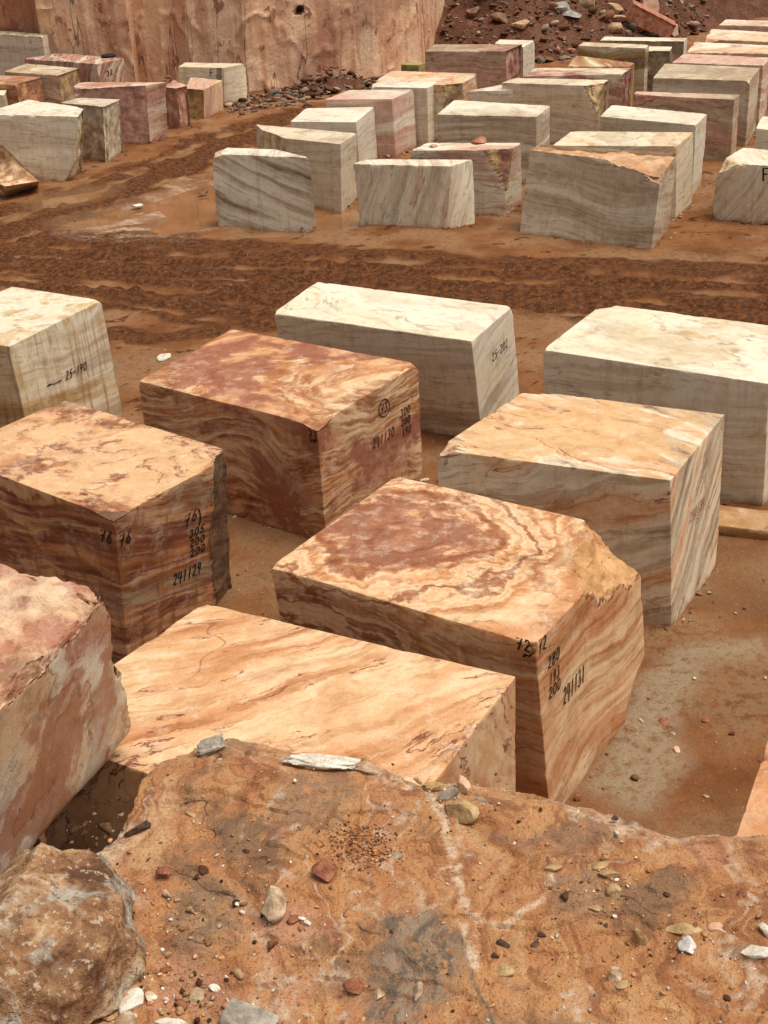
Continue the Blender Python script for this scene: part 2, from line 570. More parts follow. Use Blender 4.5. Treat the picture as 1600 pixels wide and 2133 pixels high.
puddles = [pxline((500, 478), (560, 470), (640, 462), (700, 438), (742, 432), (752, 455), (745, 468), (700, 476), (620, 486), (540, 488)),
           pxline((335, 432), (390, 392), (440, 382), (456, 396), (454, 464), (400, 477), (335, 486), (310, 474), (360, 452)),
           pxline((130, 462), (200, 448), (290, 425), (372, 400), (362, 418), (300, 440), (230, 462), (160, 472)),
           pxline((75, 415), (150, 402), (220, 392), (205, 408), (140, 424), (90, 428))]
PUD_Z = -0.07

xs = np.concatenate([-14 - np.geomspace(400, 0.5, 26), np.arange(-14, 17, 0.075), 17 + np.geomspace(0.5, 400, 26)])
ys = [7.5]
while ys[-1] < 80:
    ys.append(ys[-1] + 0.055 + 0.0022 * (ys[-1] - 7))
ys = np.concatenate([7.2 - np.geomspace(300, 0.4, 22), ys, ys[-1] + np.geomspace(1, 600, 24)])
X, Y = np.meshgrid(xs, ys, indexing='ij')
G = np.stack([X.ravel(), Y.ravel()], 1)
G3 = np.concatenate([G, np.zeros((len(G), 1))], 1)
wob = np.stack([fbm(G3 * 0.8, 3, 0.5, 2), fbm(G3 * 0.8, 3, 0.5, 6)], 1) * 0.55
churn = np.zeros(len(G))
for pts, w, k in tracks:
    d = seg_dist(G + wob, pts)
    churn = np.maximum(churn, k * (1 - sstep(w * 0.65, w * 1.35, d)))
brk = fbm(G3 * np.array([1.4, 1.4, 1]), 5, 0.6, 8)
churn = np.clip(churn * (0.88 + 0.9 * brk), 0, 1)
scat = sstep(0.12, 0.34, fbm(G3 * np.array([2.2, 3.4, 1]), 5, 0.62, 12)) * sstep(14.5, 19, G[:, 1]) * 0.8
churn = np.maximum(churn, scat)
far = sstep(78, 95, np.abs(G[:, 1])) 
gz = 0.035 * fbm(G3 * 0.35, 3, 0.5, 1) + 0.010 * fbm(G3 * 2.2, 3, 0.5, 4)
lump = fbm(G3 * 3.2, 4, 0.62, 9)
gz += churn * (0.11 * lump + 0.06 * (ridged(G3 * 2.1, 3, 3) - 0.55) + 0.012)
for ti, offs in ((0, (-0.85, 0.75)), (1, (-0.45, 0.5)), (2, (-1.3, -0.35, 0.55, 1.35)), (3, (-0.5, 0.5)), (7, (-0.5, 0.5))):
    sdist = seg_dist(G + wob * 0.35, tracks[ti][0], True)
    for of in offs:
        u_ = (sdist - of) / 0.17
        gz += (-0.06 * np.exp(-u_ ** 2) + 0.05 * np.exp(-((np.abs(u_) - 1.9) / 0.8) ** 2)) * (0.8 + lump)
for ti, offs in ((0, (-0.85, 0.75)), (1, (-0.45, 0.5)), (2, (-1.3, -0.35, 0.55, 1.35)), (3, (-0.5, 0.5))):
    sdist = seg_dist(G + wob * 0.35, tracks[ti][0], True)
    for of in offs:
        churn = churn * (1 - 0.85 * np.exp(-((sdist - of) / 0.20) ** 2) * sstep(-0.25, 0.2, fbm(G3 * np.array([0.5, 0.9, 1]), 3, 0.5, 27 + ti)))
near_p = np.zeros(len(G))
wet = 0.85 * sstep(0.0, 0.22, fbm(G3 * 0.55, 4, 0.55, 19)) * sstep(17, 14, G[:, 1])
for pd in puddles:
    dd = seg_dist(G + wob * 0.25, np.concatenate([pd, pd[:1]]))
    ins = in_poly(G + wob * 0.25, pd)
    sd = np.where(ins, dd, -dd)
    k = sstep(-0.35, 0.15, sd)
    gz = gz * (1 - k) + (-0.10 + 0.035 * lump) * k
    wet = np.maximum(wet, sstep(-0.9, 0.0, sd))
    near_p = np.maximum(near_p, sstep(-2.2, -0.5, sd))
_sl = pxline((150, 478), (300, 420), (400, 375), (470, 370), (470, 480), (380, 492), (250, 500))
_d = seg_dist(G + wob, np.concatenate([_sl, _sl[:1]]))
_sl2 = pxline((1205, 1650), (1280, 1510), (1345, 1400), (1450, 1345), (1600, 1325), (1620, 1365), (1490, 1375), (1440, 1450), (1435, 1600), (1350, 1700))
_d2 = seg_dist(G + wob * 0.4, np.concatenate([_sl2, _sl2[:1]]))
floor_pale = sstep(-0.15, 0.2, np.where(in_poly(G + wob * 0.4, _sl2), _d2, -_d2))
silt_sheen = sstep(-0.8, 0.6, np.where(in_poly(G + wob, _sl), _d, -_d)) * sstep(-0.1, 0.25, fbm(G3 * np.array([1.2, 2.4, 1]), 4, 0.6, 23))  # pale wet silt, with the puddle's bright reflection painted into it
gz *= (1 - far)
pale = sstep(-0.08, 0.22, fbm(G3 * 0.6, 4, 0.55, 14))

def ground_material():
    s = NT('mud')
    oc = s.n('ShaderNodeTexCoord').outputs['Object']
    ch, wt, pl = s.attr('churn'), s.attr('wet'), s.attr('pale')
    n1 = s.noise(oc, 0.9, 7, 0.62)
    n2 = s.noise(oc, 8.0, 7, 0.72)
    n3 = s.noise(oc, 28.0, 5, 0.7)
    col = s.ramp(n1, [(0.30, (0.15, 0.052, 0.017)), (0.45, (0.215, 0.080, 0.026)), (0.58, (0.28, 0.118, 0.044)), (0.72, (0.18, 0.064, 0.021))])
    col = s.mix(s.math('MULTIPLY', s.math('MULTIPLY', pl, s.band(n2, 0.36, 0.58)), 0.75), col, (0.35, 0.21, 0.11))
    col = s.mix(s.math('MULTIPLY', s.band(n2, 0.50, 0.70), 0.45), col, (0.135, 0.048, 0.016))
    dk = s.mix(s.band(n2, 0.38, 0.66), (0.060, 0.020, 0.0065), (0.20, 0.072, 0.022))
    cm = s.band(s.math('ADD', ch, s.math('MULTIPLY', s.math('SUBTRACT', n2, 0.5), 0.7)), 0.22, 0.58)
    col = s.mix(cm, col, dk)
    col = s.mix(s.math('MULTIPLY', wt, 0.5), col, (0.27, 0.145, 0.068))
    col = s.mix(s.math('MULTIPLY', s.attr('silt_sheen'), s.band(n2, 0.36, 0.60)), col, (0.60, 0.42, 0.30))  # pinkish silt colour, lightened to carry the puddle's sheen
    col = s.mix(s.math('MULTIPLY', s.attr('bare'), s.band(n2, 0.30, 0.56)), col, (0.36, 0.265, 0.165))
    col = s.mix(s.band(n3, 0.55, 0.75), col, s.mix(1.0, col, (0.68, 0.62, 0.58), 'MULTIPLY'))
    col = s.mix(s.math('MULTIPLY', s.band(s.noise(oc, 17.0, 4, 0.6), 0.66, 0.70), 0.6), col, (0.50, 0.34, 0.22))
    h = s.math('ADD', n2, s.math('MULTIPLY', n3, 0.35))
    nb = s.bump(h, 0.95, 0.09)
    r = s.math('SUBTRACT', s.math('MULTIPLY_ADD', n2, 0.3, 0.66), s.math('MULTIPLY', wt, 0.40))
    return s.done(col, r, nb, 0.14)

GROUND_MAT = ground_material()
tag(mesh_obj('ground', np.concatenate([G, gz[:, None]], 1), grid_faces(len(xs), len(ys)), GROUND_MAT, attrs={'churn': churn, 'wet': wet, 'pale': pale, 'silt_sheen': silt_sheen, 'bare': floor_pale}), 'red brown mud of the quarry floor with churned wheel tracks', None, None, 'structure')

def water_material():
    s = NT('muddy_water')
    oc = s.n('ShaderNodeTexCoord').outputs['Object']
    c = s.ramp(s.noise(oc, 0.8, 4), [(0.35, (0.20, 0.085, 0.032)), (0.65, (0.29, 0.14, 0.06))])
    return s.done(c, 0.04, s.bump(s.noise(oc, 3.0, 2), 0.02, 0.02), 0.6)
WATER = water_material()
allp = np.concatenate(puddles)
x0, y0 = allp.min(0) - 1.5
x1, y1 = allp.max(0) + 1.5
tag(mesh_obj('puddle_water', [(x0, y0, PUD_Z), (x1, y0, PUD_Z), (x1, y1, PUD_Z), (x0, y1, PUD_Z)], [[0, 1, 2, 3]], WATER, smooth=False), 'shallow muddy water standing in the wheel ruts', None, None, 'structure')

# ------------------------------------------------------------------ quarry face behind the yard
def wall_material():
    s = NT('quarry_face')
    oc = s.n('ShaderNodeTexCoord').outputs['Object']
    w = s.vmath('SCALE', s.vmath('SUBTRACT', s.noise(oc, 0.35, 4, color=True), (0.5, 0.5, 0.5)), 3.0)
    p = s.vmath('ADD', oc, w)
    n1 = s.noise(s.mapping(p, rot=(0, 0.35, 0.3), scale=(0.5, 0.5, 0.22)), 1.0, 8, 0.6)
    col = s.ramp(n1, [(0.28, (0.52, 0.23, 0.125)), (0.42, (0.76, 0.45, 0.27)), (0.54, (0.81, 0.54, 0.35)), (0.68, (0.84, 0.61, 0.43)), (0.8, (0.66, 0.36, 0.21))])
    run = s.noise(s.mapping(oc, scale=(1.1, 1.1, 0.09)), 1.2, 6, 0.65)
    col = s.mix(s.math('MULTIPLY', s.band(run, 0.48, 0.62), 0.65), col, (0.50, 0.23, 0.13))
    fl = s.noise(s.mapping(p, rot=(0.2, 0.5, 0), scale=(1.2, 1.2, 0.5)), 1.3, 7, 0.7)
    col = s.mix(s.math('MULTIPLY', s.band(fl, 0.585, 0.635), 0.8), col, (0.24, 0.085, 0.045))
    col = s.mix(s.math('MULTIPLY', s.band(s.noise(oc, 0.25, 3), 0.56, 0.68), 0.45), col, (0.30, 0.11, 0.07))
    cr = s.math('ABSOLUTE', s.math('SUBTRACT', s.noise(s.mapping(oc, rot=(0, 0.12, 0), scale=(0.7, 0.7, 0.07)), 0.9, 3.5, 0.55), 0.5))
    col = s.mix(s.math('MULTIPLY', s.band(cr, 0.008, 0.002), 0.75), col, (0.13, 0.05, 0.035))
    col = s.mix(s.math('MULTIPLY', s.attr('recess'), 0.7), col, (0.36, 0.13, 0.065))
    g = s.noise(oc, 8.0, 6, 0.7)
    col = s.mix(s.band(g, 0.4, 0.7), s.mix(1.0, col, (0.82, 0.8, 0.78), 'MULTIPLY'), col)
    nb = s.bump(s.math('ADD', fl, s.math('MULTIPLY', g, 0.4)), 0.7, 0.12)
    return s.done(col, 0.75, nb, 0.25)

wp = [(-520, 178), (88, 190), (104, 200), (286, 198), (296, 190), (520, 190), (780, 160), (870, 141), (925, 112), (1010, 66)]
wpl = [at(x, y, 0.0)[:2] for x, y in wp]
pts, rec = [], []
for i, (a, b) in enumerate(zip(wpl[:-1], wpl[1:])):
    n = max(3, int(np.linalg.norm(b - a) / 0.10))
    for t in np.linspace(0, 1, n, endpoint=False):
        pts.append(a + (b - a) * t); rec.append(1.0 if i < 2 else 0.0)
pts = np.array(pts); rec = np.array(rec)
zs = np.linspace(-0.3, 6.2, 84)
WP = np.repeat(pts[:, None, :], len(zs), 1)
Zg = np.repeat(zs[None, :], len(pts), 0)
P = np.stack([WP[..., 0].ravel(), WP[..., 1].ravel(), Zg.ravel()], 1)
q = P * np.array([0.35, 0.35, 0.16])
ridge = np.abs(fbm(q * 1.5, 3, 0.5, 44))
_n = fbm(q, 3, 0.5, 40) * 3.0
P[:, 1] += 0.06 * (np.floor(_n) + sstep(0.40, 0.60, _n - np.floor(_n))) + 0.06 * fbm(q * 2, 4, 0.5, 47) + 0.04 * fbm(P * 1.6, 3, 0.5, 41) - 0.25 * sstep(0.05, 0.0, ridge) * 0.3 + 0.02 * P[:, 2]
_d = P - np.array([0, 0, CAMH]); _w = _d @ _f
_qx = PW / 2 + FPX * (_d @ _r) / _w; _qy = PH / 2 - FPX * (_d @ _u) / _w
P[:, 1] += 1.1 * sstep(1.0, 0.55, np.hypot((_qx - 623 + 0.35 * (_qy - 22)) / 10, (_qy - 22) / 12) + 0.35 * fbm(P * 3, 2))      # a dark hollow in the face
front = P.copy()
# the top of the bench, running back
back = front.reshape(len(pts), len(zs), 3)[:, -1:, :] + np.array([0, 14.0, 0.6])
P2 = np.concatenate([front.reshape(len(pts), len(zs), 3), back], 1)
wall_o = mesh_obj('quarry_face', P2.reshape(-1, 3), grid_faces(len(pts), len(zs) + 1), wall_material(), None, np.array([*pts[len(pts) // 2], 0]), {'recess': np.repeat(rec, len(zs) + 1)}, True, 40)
tag(wall_o, 'tall sawn pinkish orange rock face streaked dark behind the yard', 'rock face')
print('wall y', [round(float(p[1]), 1) for p in wpl], [round(float(p[0]), 1) for p in wpl])

# ------------------------------------------------------------------ the sawn blocks
R_ = math.radians
def swirl(seed, **k):     # orange-red block with folded agate-like beds
    a = dict(cols=[MAUVE, REDBR, PEACH, ORANGE, CREAM, PEACH, CREAM, RUST, CREAM, ORANGE, MAUVE], freq=1.6, warp=0.55, warp2=0.07, stretch=0.12, vein=REDBR, vein_amt=0.5, contrast=1.0, fract=RUST, fract2=PEACH)
    a.update(k); return marble('folded_red_stone', seed=seed, **a)
def peach(seed, **k):
    a = dict(cols=[PEACH, CREAM, PEACH, CREAM, ORANGE, PEACH, CREAM, RUST, PEACH], freq=1.7, warp=0.4, warp2=0.06, stretch=0.12, vein=REDBR, vein_amt=0.8, fract=RUST, fract2=CREAM)
    a.update(k); return marble('peach_stone', seed=seed, **a)
def white(seed, **k):
    a = dict(cols=[IVORY, WHITE, GREYW, WHITE, IVORY, WHITE, TAUPE, WHITE, IVORY], freq=1.7, warp=0.3, warp2=0.05, stretch=0.07, lam=6.0, vein=BROWN, vein_amt=0.5, streak=0.2, fract=OCHRE, fract2=IVORY, contrast=0.75, fine=0.34)
    a.update(k); return marble('pale_banded_stone', seed=seed, **a)
def pinkw(seed, **k):
    a = dict(cols=[WHITE, PINK, IVORY, MAUVE, PINK, WHITE, GREYW, PINK, WINE], freq=1.5, warp=0.45, warp2=0.07, stretch=0.15, vein=WINE, vein_amt=0.6, fract=WINE, fract2=PINK)
    a.update(k); return marble('pink_white_stone', seed=seed, **a)

BL = {}
def core(px, py, z, org): return tuple(float(x) for x in (at(px, py, z) - org))
def blk(key, name, label, top, mat, h=None, v=None, bot=None, sink=0.06, dz=(0, 0, 0, 0), **k):
    C8 = corners(top, h, v, bot, sink, dz)
    if callable(mat):
        mat = mat(C8[:4].mean(0))
    o = hexa(name, label, C8, mat, **k)
    BL[key] = (o, C8)
    d = C8[5] - C8[4]; e = C8[7] - C8[4]
    print('%-4s a %.2f b %.2f h %.2f  at %.1f %.1f  lean %s' % (key, np.linalg.norm(d), np.linalg.norm(e), C8[5][2], *C8[5][:2], np.round(C8[1][:2] - C8[5][:2], 2)))
    return o

NB = 'numbered blocks in the near yard'
# near blocks
blk('A', 'striped_block', 'orange and wine striped block with a broken corner marked 241131', [(562, 1180), (1115, 1343), None, (825, 990)],
    lambda org: swirl(3.1, freq=1.5, warp=0.6, warp2=0.09, agate=(core(840, 1120, 1.9, org), (0.8, 0.85, 0.9), (0.33, 0.125, 0.075)), agate_f=2.0, cols=[RUST, ORANGE, CREAM, PEACH, ORANGE, CREAM, PEACH, CREAM, RUST], fine=0.6, fract=(0.40, 0.215, 0.075), fract2=(0.58, 0.33, 0.15)), v=('F', (1148, 1712)), step=0.035,
    chips=[(at(1222, 1076, 1.91), at(1190, 1272, 1.91), at(1325, 1150, 1.42), 0.10), ('r', 0.3, 0.7, 0.6, 0.06)], ragged=0.03, seed=1, group=NB)
blk('B', 'striped_block', 'dark red and cream striped block with swirled top marked 241130', [(287, 793), (660, 886), (872, 757), (483, 685)],
    swirl(8.4, rot=(R_(10), R_(4), 0), freq=2.2, warp=0.75, warp2=0.09, stretch=0.14, fine=0.65, patch=(0.29, 0.10, 0.06), patch_amt=0.85, patch_scale=0.75, cols=[REDBR, PEACH, RUST, PEACH, ORANGE, CREAM, RUST, PEACH, REDBR, CREAM, RUST]), v=('R', (882, 988)), step=0.04,
    chips=[('F', 0.38, 0.55, 0.10, 0.06), ('R', 0.14, 0.2, 0.10, 0.03)], ragged=0.04, seed=2, group=NB)
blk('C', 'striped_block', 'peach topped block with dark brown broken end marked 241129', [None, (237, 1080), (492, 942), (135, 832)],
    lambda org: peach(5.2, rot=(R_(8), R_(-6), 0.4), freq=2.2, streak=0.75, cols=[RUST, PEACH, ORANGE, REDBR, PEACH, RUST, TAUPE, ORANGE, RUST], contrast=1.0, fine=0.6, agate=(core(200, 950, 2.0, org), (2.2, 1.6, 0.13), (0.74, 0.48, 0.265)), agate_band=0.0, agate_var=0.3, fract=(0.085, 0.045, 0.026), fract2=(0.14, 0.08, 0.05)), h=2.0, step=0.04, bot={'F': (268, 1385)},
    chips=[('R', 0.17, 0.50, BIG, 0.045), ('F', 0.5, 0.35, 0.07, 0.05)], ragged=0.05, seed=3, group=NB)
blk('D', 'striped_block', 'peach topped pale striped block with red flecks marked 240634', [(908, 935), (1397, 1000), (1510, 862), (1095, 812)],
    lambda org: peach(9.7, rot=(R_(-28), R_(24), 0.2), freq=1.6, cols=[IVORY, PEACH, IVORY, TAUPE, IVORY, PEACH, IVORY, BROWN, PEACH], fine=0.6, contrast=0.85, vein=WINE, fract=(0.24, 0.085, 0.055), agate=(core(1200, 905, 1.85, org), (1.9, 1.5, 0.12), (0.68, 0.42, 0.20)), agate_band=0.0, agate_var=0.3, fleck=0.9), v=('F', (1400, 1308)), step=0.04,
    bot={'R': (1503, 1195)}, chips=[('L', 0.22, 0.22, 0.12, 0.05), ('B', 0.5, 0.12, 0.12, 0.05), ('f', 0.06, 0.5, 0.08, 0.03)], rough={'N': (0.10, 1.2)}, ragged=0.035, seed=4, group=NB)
blk('E', 'striped_block', 'wide peach block with fine wavy lines just behind the rock ledge', [(43, 1514), (784, 1786), (1075, 1408), (425, 1255)],
    peach(12.3, rot=(R_(58), R_(18), R_(-20)), freq=2.2, warp=0.35, warp2=0.12, stretch=0.12, vein_amt=1.0, contrast=0.8, fine=0.45, patch=(0.56, 0.28, 0.12), patch_amt=0.45, patch_scale=0.9, cols=[PEACH, CREAM, PEACH, CREAM, PEACH, ORANGE, CREAM, PEACH, CREAM]), h=1.75, step=0.045, ragged=0.025, seed=5, group=NB)
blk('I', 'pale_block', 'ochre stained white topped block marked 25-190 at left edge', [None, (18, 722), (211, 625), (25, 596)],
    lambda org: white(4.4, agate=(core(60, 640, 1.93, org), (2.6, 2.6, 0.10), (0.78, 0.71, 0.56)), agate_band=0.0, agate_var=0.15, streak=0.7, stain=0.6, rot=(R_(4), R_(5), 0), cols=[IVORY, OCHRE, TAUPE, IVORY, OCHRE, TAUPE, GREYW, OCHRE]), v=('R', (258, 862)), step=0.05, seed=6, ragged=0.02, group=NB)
blk('J', 'pale_block', 'clean white topped sawn block marked 25-202', [(568, 652), (983, 710), (1068, 638), (660, 586)],
    white(6.6, rot=(R_(-10), R_(16), 0.1)), h=1.72, step=0.05, bot={'R': (1085, 838)}, chips=[('F', BIG, 0.02, 0.02, 0.02)], seed=7, ragged=0.045, group=NB)
blk('K', 'pale_block', 'long cream topped block with ragged left end beside 25-202', [(1130, 728), (1603, 799), None, (1255, 632)],
    white(11.1, rot=(R_(-10), R_(12), 0.2), freq=1.5, stain=0.25, patch=(0.55, 0.40, 0.22), patch_amt=0.35, patch_scale=0.6), v=('F', (1590, 1056)), step=0.05, rough={'W': (0.16, 1.5)}, chips=[('B', 0.2, 0.3, 0.2, 0.06)], seed=8, ragged=0.03, group=NB)
C8 = corners([(1380, 1080), (1612, 1108), (1640, 1066), (1420, 1040)], h=0.13)
hexa('stone_slab', 'low flat pale slab at the foot of the cream block', C8, peach(2.2, cols=[TAUPE, RUST, OCHRE, TAUPE]), step=0.06, seed=9, cat='stone slab')
blk('L', 'peach_block', 'peach stone block cut off by the right edge beside the ledge', [(1490, 1868), (1850, 2010), None, (1622, 1470)],
    peach(15.5, rot=(0.3, 0.2, 0.5)), h=2.0, step=0.05, seed=10, group=None)

# middle rows, right hand field
YR = 'pale blocks in rows across the track'
blk('M1', 'pale_block', 'white block with bold slanting grey veins standing in the puddle', [(441, 320), (645, 328), (577, 311), (474, 307)],
    white(21, rot=(R_(6), R_(-22), 0), freq=1.7, warp=0.3, cols=[WHITE, PALEG, WHITE, TAUPE, WHITE, PALEG, BROWN, WHITE, PALEG]), v=('F', (660, 478)), sink=0.16, bot={'L': (452, 470)}, chips=[('f', 0.2, 0.2, 0.3, 0.04), ('L', 0.25, 0.3, 0.12, 0.04)], seed=11, ragged=0.07, group=YR)
blk('M2', 'pale_block', 'ivory block with an ochre chipped end behind the veined block', [(560, 284), (710, 300), (743, 277), (533, 259)],
    white(22, cols=[IVORY, WHITE, IVORY, GREYW, WHITE, IVORY]), v=('F', (711, 440)), sink=0.16, rough={'W': (0.15, 1.5)}, chips=[('L', 0.7, 0.9, BIG, 0.08)], seed=12, ragged=0.04, group=YR)
blk('M3', 'pale_block', 'plain light grey topped block third from the puddle', [(605, 253), (742, 254), (780, 222), (637, 225)],
    white(23, cols=[PALEG, WHITE, PALEG, GREYW, WHITE]), v=('R', (787, 327)), seed=13, ragged=0.02, group=YR)
blk('M4', 'pale_block', 'white block with wine red bands low on its corner', [(677, 207), (817, 206), (862, 186), (728, 187)],
    white(24.4, cols=[WHITE, PALEG, WHITE, MAUVE, WHITE, PINK, PALEG, WINE, WHITE], freq=1.0), v=('F', (825, 327)), seed=14, ragged=0.03, group=YR)
blk('M5', 'pale_block', 'narrow pale upright block right of the wine banded one', [(768, 180), (890, 183), (913, 171), (795, 166)],
    white(25), v=('F', (893, 303)), chips=[('L', 0.3, 0.3, 0.3, 0.05)], seed=15, ragged=0.03, group=YR)
blk('M6', 'pale_block', 'cream swirled block with dark broken corner behind the narrow block', [(783, 168), (952, 179), (999, 153), (815, 147)],
    peach(26, cols=[IVORY, CREAM, WHITE, PEACH, IVORY, TAUPE], fract=BROWN, fract2=OCHRE), h=1.7, chips=[('F', 0.5, 0.6, BIG, 0.07), ('R', 0.12, 0.5, 1.4, 0.08)], seed=16, ragged=0.06, group=YR)
blk('M7', 'pale_block', 'big mauve brown sided block nearest the dark rubble heap', [(885, 107), (1055, 106), (1088, 92), (905, 92)],
    pinkw(27, cols=[GREYW, TAUPE, MAUVE, TAUPE, PINK, TAUPE, GREYW], freq=1.0, warp=0.3, vein=WINE), h=1.9, rough={'E': (0.10, 1.5)}, seed=17, ragged=0.07, group=YR)
blk('M8', 'pale_block', 'greenish white block tucked behind the mauve brown one', [(1030, 90), (1090, 98), (1114, 84), (1040, 82)],
    white(28, cols=[PALEG, WHITE, PALEG, IVORY]), h=1.7, seed=18, ragged=0.03, group=YR)
blk('M9', 'olive_block', 'small olive sided block with white top against the rock face', [(835, 134), (872, 136), (885, 130), (842, 128)],
    marble('olive_stone', [OCHRE, (0.30, 0.25, 0.09), (0.36, 0.30, 0.12), IVORY], seed=29, freq=0.8), h=0.75, seed=19, ragged=0.02, group=None)
blk('M10', 'pale_block', 'cream block with ochre striped right side at front of the rows', [(735, 341), (940, 346), (985, 332), (760, 331)],
    white(30, rot=(0, R_(78), 0.1), freq=1.1, cols=[WHITE, IVORY, GREYW, WHITE, IVORY, PINK, WHITE, OCHRE], contrast=1.15), v=('F', (930, 476)), sink=0.12, bot={'L': (750, 466), 'R': (992, 466)}, chips=[('f', 0.3, 0.3, 0.1, 0.03)], rough={'W': (0.08, 2.0)}, seed=20, ragged=0.05, group=YR)
blk('M11', 'pale_block', 'white block with a dark wine broken corner and red pebbles on top', [(855, 313), (1064, 312), (1086, 297), (890, 297)],
    pinkw(31, cols=[WHITE, GREYW, WHITE, IVORY, PINK, GREYW, WHITE], fract=WINE, fract2=OCHRE), v=('F', (1050, 449)), bot={'R': (1088, 422)}, chips=[('F', 0.75, 0.22, 0.9, 0.07), ('l', 0.3, 0.3, 0.3, 0.05)], seed=21, ragged=0.06, group=YR)
blk('M12', 'pale_block', 'long white topped block with brown streaked side in mid field', [(910, 238), (1118, 243), (1146, 220), (946, 208)],
    white(32, cols=[IVORY, GREYW, WHITE, TAUPE, IVORY, BROWN, GREYW]), h=1.75, seed=22, ragged=0.035, group=YR)
blk('M13', 'pale_block', 'grey white block with reddish foot behind the brown streaked one', [(972, 190), (1187, 184), (1216, 173), (1050, 175)],
    pinkw(33.3, cols=[WHITE, GREYW, IVORY, GREYW, WHITE, TAUPE, MAUVE], freq=0.8), v=('F', (1190, 290)), seed=23, ragged=0.05, group=YR)
blk('M14', 'pale_block', 'yellow cream block with a deeply broken ochre end', [(1045, 172), (1250, 179), (1269, 166), (1075, 162)],
    white(34, cols=[IVORY, CREAM, IVORY, TAUPE, CREAM], fract=BROWN, fract2=OCHRE), h=1.7, chips=[('F', 0.5, 0.5, 1.0, 0.1)], rough={'E': (0.14, 1.6)}, seed=24, ragged=0.06, group=YR)
blk('M15', 'pale_block', 'pale pink topped block left of the brown fronted one', [(1090, 159), (1298, 154), (1316, 141), (1115, 141)],
    pinkw(35), h=1.7, rough={'E': (0.1, 1.6)}, seed=25, ragged=0.04, group=YR)
blk('M16', 'pale_block', 'cream block with rusty striped front behind the pink topped one', [(1182, 138), (1312, 138), (1322, 131), (1200, 115)],
    white(36, rot=(0, R_(80), 0), cols=[IVORY, CREAM, RUST, OCHRE, IVORY, GREYW]), h=1.75, seed=26, ragged=0.04, group=YR)
blk('M17', 'pale_block', 'tall golden brown fronted block below the red tumbled slabs', [(1205, 95), (1345, 100), (1352, 93), (1215, 87)],
    white(37, cols=[OCHRE, TAUPE, IVORY, OCHRE, BROWN, CREAM, TAUPE], fract=OCHRE), h=2.0, seed=27, ragged=0.05, group=YR)
blk('M18', 'pale_block', 'small white topped dark sided block right of the golden one', [(1350, 106), (1396, 106), (1401, 97), (1352, 96)],
    white(38, cols=[WHITE, IVORY, WHITE], fract=BROWN, fract2=TAUPE), h=1.8, rough={'S': (0.1, 2), 'E': (0.1, 2)}, seed=28, ragged=0.04, group=YR)
blk('M19', 'pale_block', 'long low white topped block hard against the rubble heap', [(1250, 84), (1425, 86), (1432, 79), (1260, 76)],
    white(39, fract=TAUPE, fract2=BROWN), h=1.6, rough={'S': (0.08, 2)}, seed=29, ragged=0.04, group=YR)
blk('M20', 'rough_topped_block', 'big grey brown block with rough orange broken top front right', [(1103, 312), (1380, 345), (1412, 318), (1125, 300)],
    white(40, rot=(R_(4), R_(-9), 0), cols=[GREYW, TAUPE, WHITE, GREYW, TAUPE, IVORY, BROWN, GREYW], fract=(0.42, 0.19, 0.08), fract2=(0.60, 0.37, 0.2), warp=0.35), v=('F', (1357, 520)), bot={'L': (1087, 497), 'R': (1393, 480)}, step=0.05,
    rough={'T': (0.13, 1.8)}, chips=[('F', 1.5, 0.9, 0.38, 0.08)], seed=30, ragged=0.06, group=YR)
blk('M21', 'pale_block', 'cream topped block with upright stripes on its right side', [(1150, 303), (1410, 304), (1445, 275), (1190, 273)],
    white(41, rot=(0, R_(10), 0), cols=[IVORY, WHITE, PEACH, IVORY, GREYW, WHITE, BROWN]), v=('F', (1408, 456)), seed=31, ragged=0.03, group=YR)
blk('M22', 'pale_block', 'bright white topped block behind the cream topped one', [(1250, 242), (1450, 260), (1473, 237), (1274, 218)],
    white(42, cols=[WHITE, IVORY, WHITE, GREYW, IVORY]), h=1.75, chips=[('r', 0.4, 0.3, 1.2, 0.06)], seed=32, ragged=0.04, group=YR)
blk('M23', 'pale_block', 'pink topped block with a dark rust broken left corner', [(1318, 197), (1530, 207), (1541, 197), (1325, 190)],
    pinkw(43, cols=[GREYW, PINK, TAUPE, GREYW, PINK], fract=REDBR, fract2=RUST), v=('F', (1522, 337)), chips=[('L', 1.0, 0.25, 0.4, 0.06)], seed=33, ragged=0.05, group=YR)
blk('M24', 'pale_block', 'tall cream block with smoky waves on its front', [(1360, 162), (1563, 168), (1583, 141), (1385, 132)],
    white(44, cols=[IVORY, TAUPE, WHITE, GREYW, TAUPE, BROWN, IVORY], warp=0.7), v=('F', (1553, 305)), seed=34, ragged=0.03, group=YR)
blk('M25', 'pale_block', 'pinkish cream block right behind the smoky waved one', [(1400, 130), (1590, 136), (1606, 120), (1425, 111)],
    pinkw(45, cols=[IVORY, WHITE, PINK, IVORY, GREYW]), h=1.75, seed=35, ragged=0.03, group=YR)
blk('M26', 'pale_block', 'ragged edged ivory and pink block fourth from top right', [(1430, 109), (1625, 112), (1645, 96), (1447, 87)],
    pinkw(46, cols=[IVORY, PINK, WHITE, CREAM, PINK], fract=OCHRE, fract2=IVORY), h=1.7, seed=36, ragged=0.12, group=YR)
blk('M27', 'pale_block', 'white topped block with orange crust second from top right', [(1467, 82), (1645, 88), (1665, 70), (1482, 60)],
    pinkw(47, cols=[WHITE, IVORY, PEACH, WHITE], fract=PEACH), h=1.6, chips=[('L', 0.6, 0.5, 0.3, 0.08)], seed=37, ragged=0.10, group=YR)
blk('M28', 'pale_block', 'farthest whitish block at the top right corner', [(1497, 52), (1665, 56), (1685, 46), (1512, 40)],
    pinkw(48, cols=[WHITE, PINK, IVORY, WHITE]), h=1.6, seed=38, ragged=0.08, group=YR)
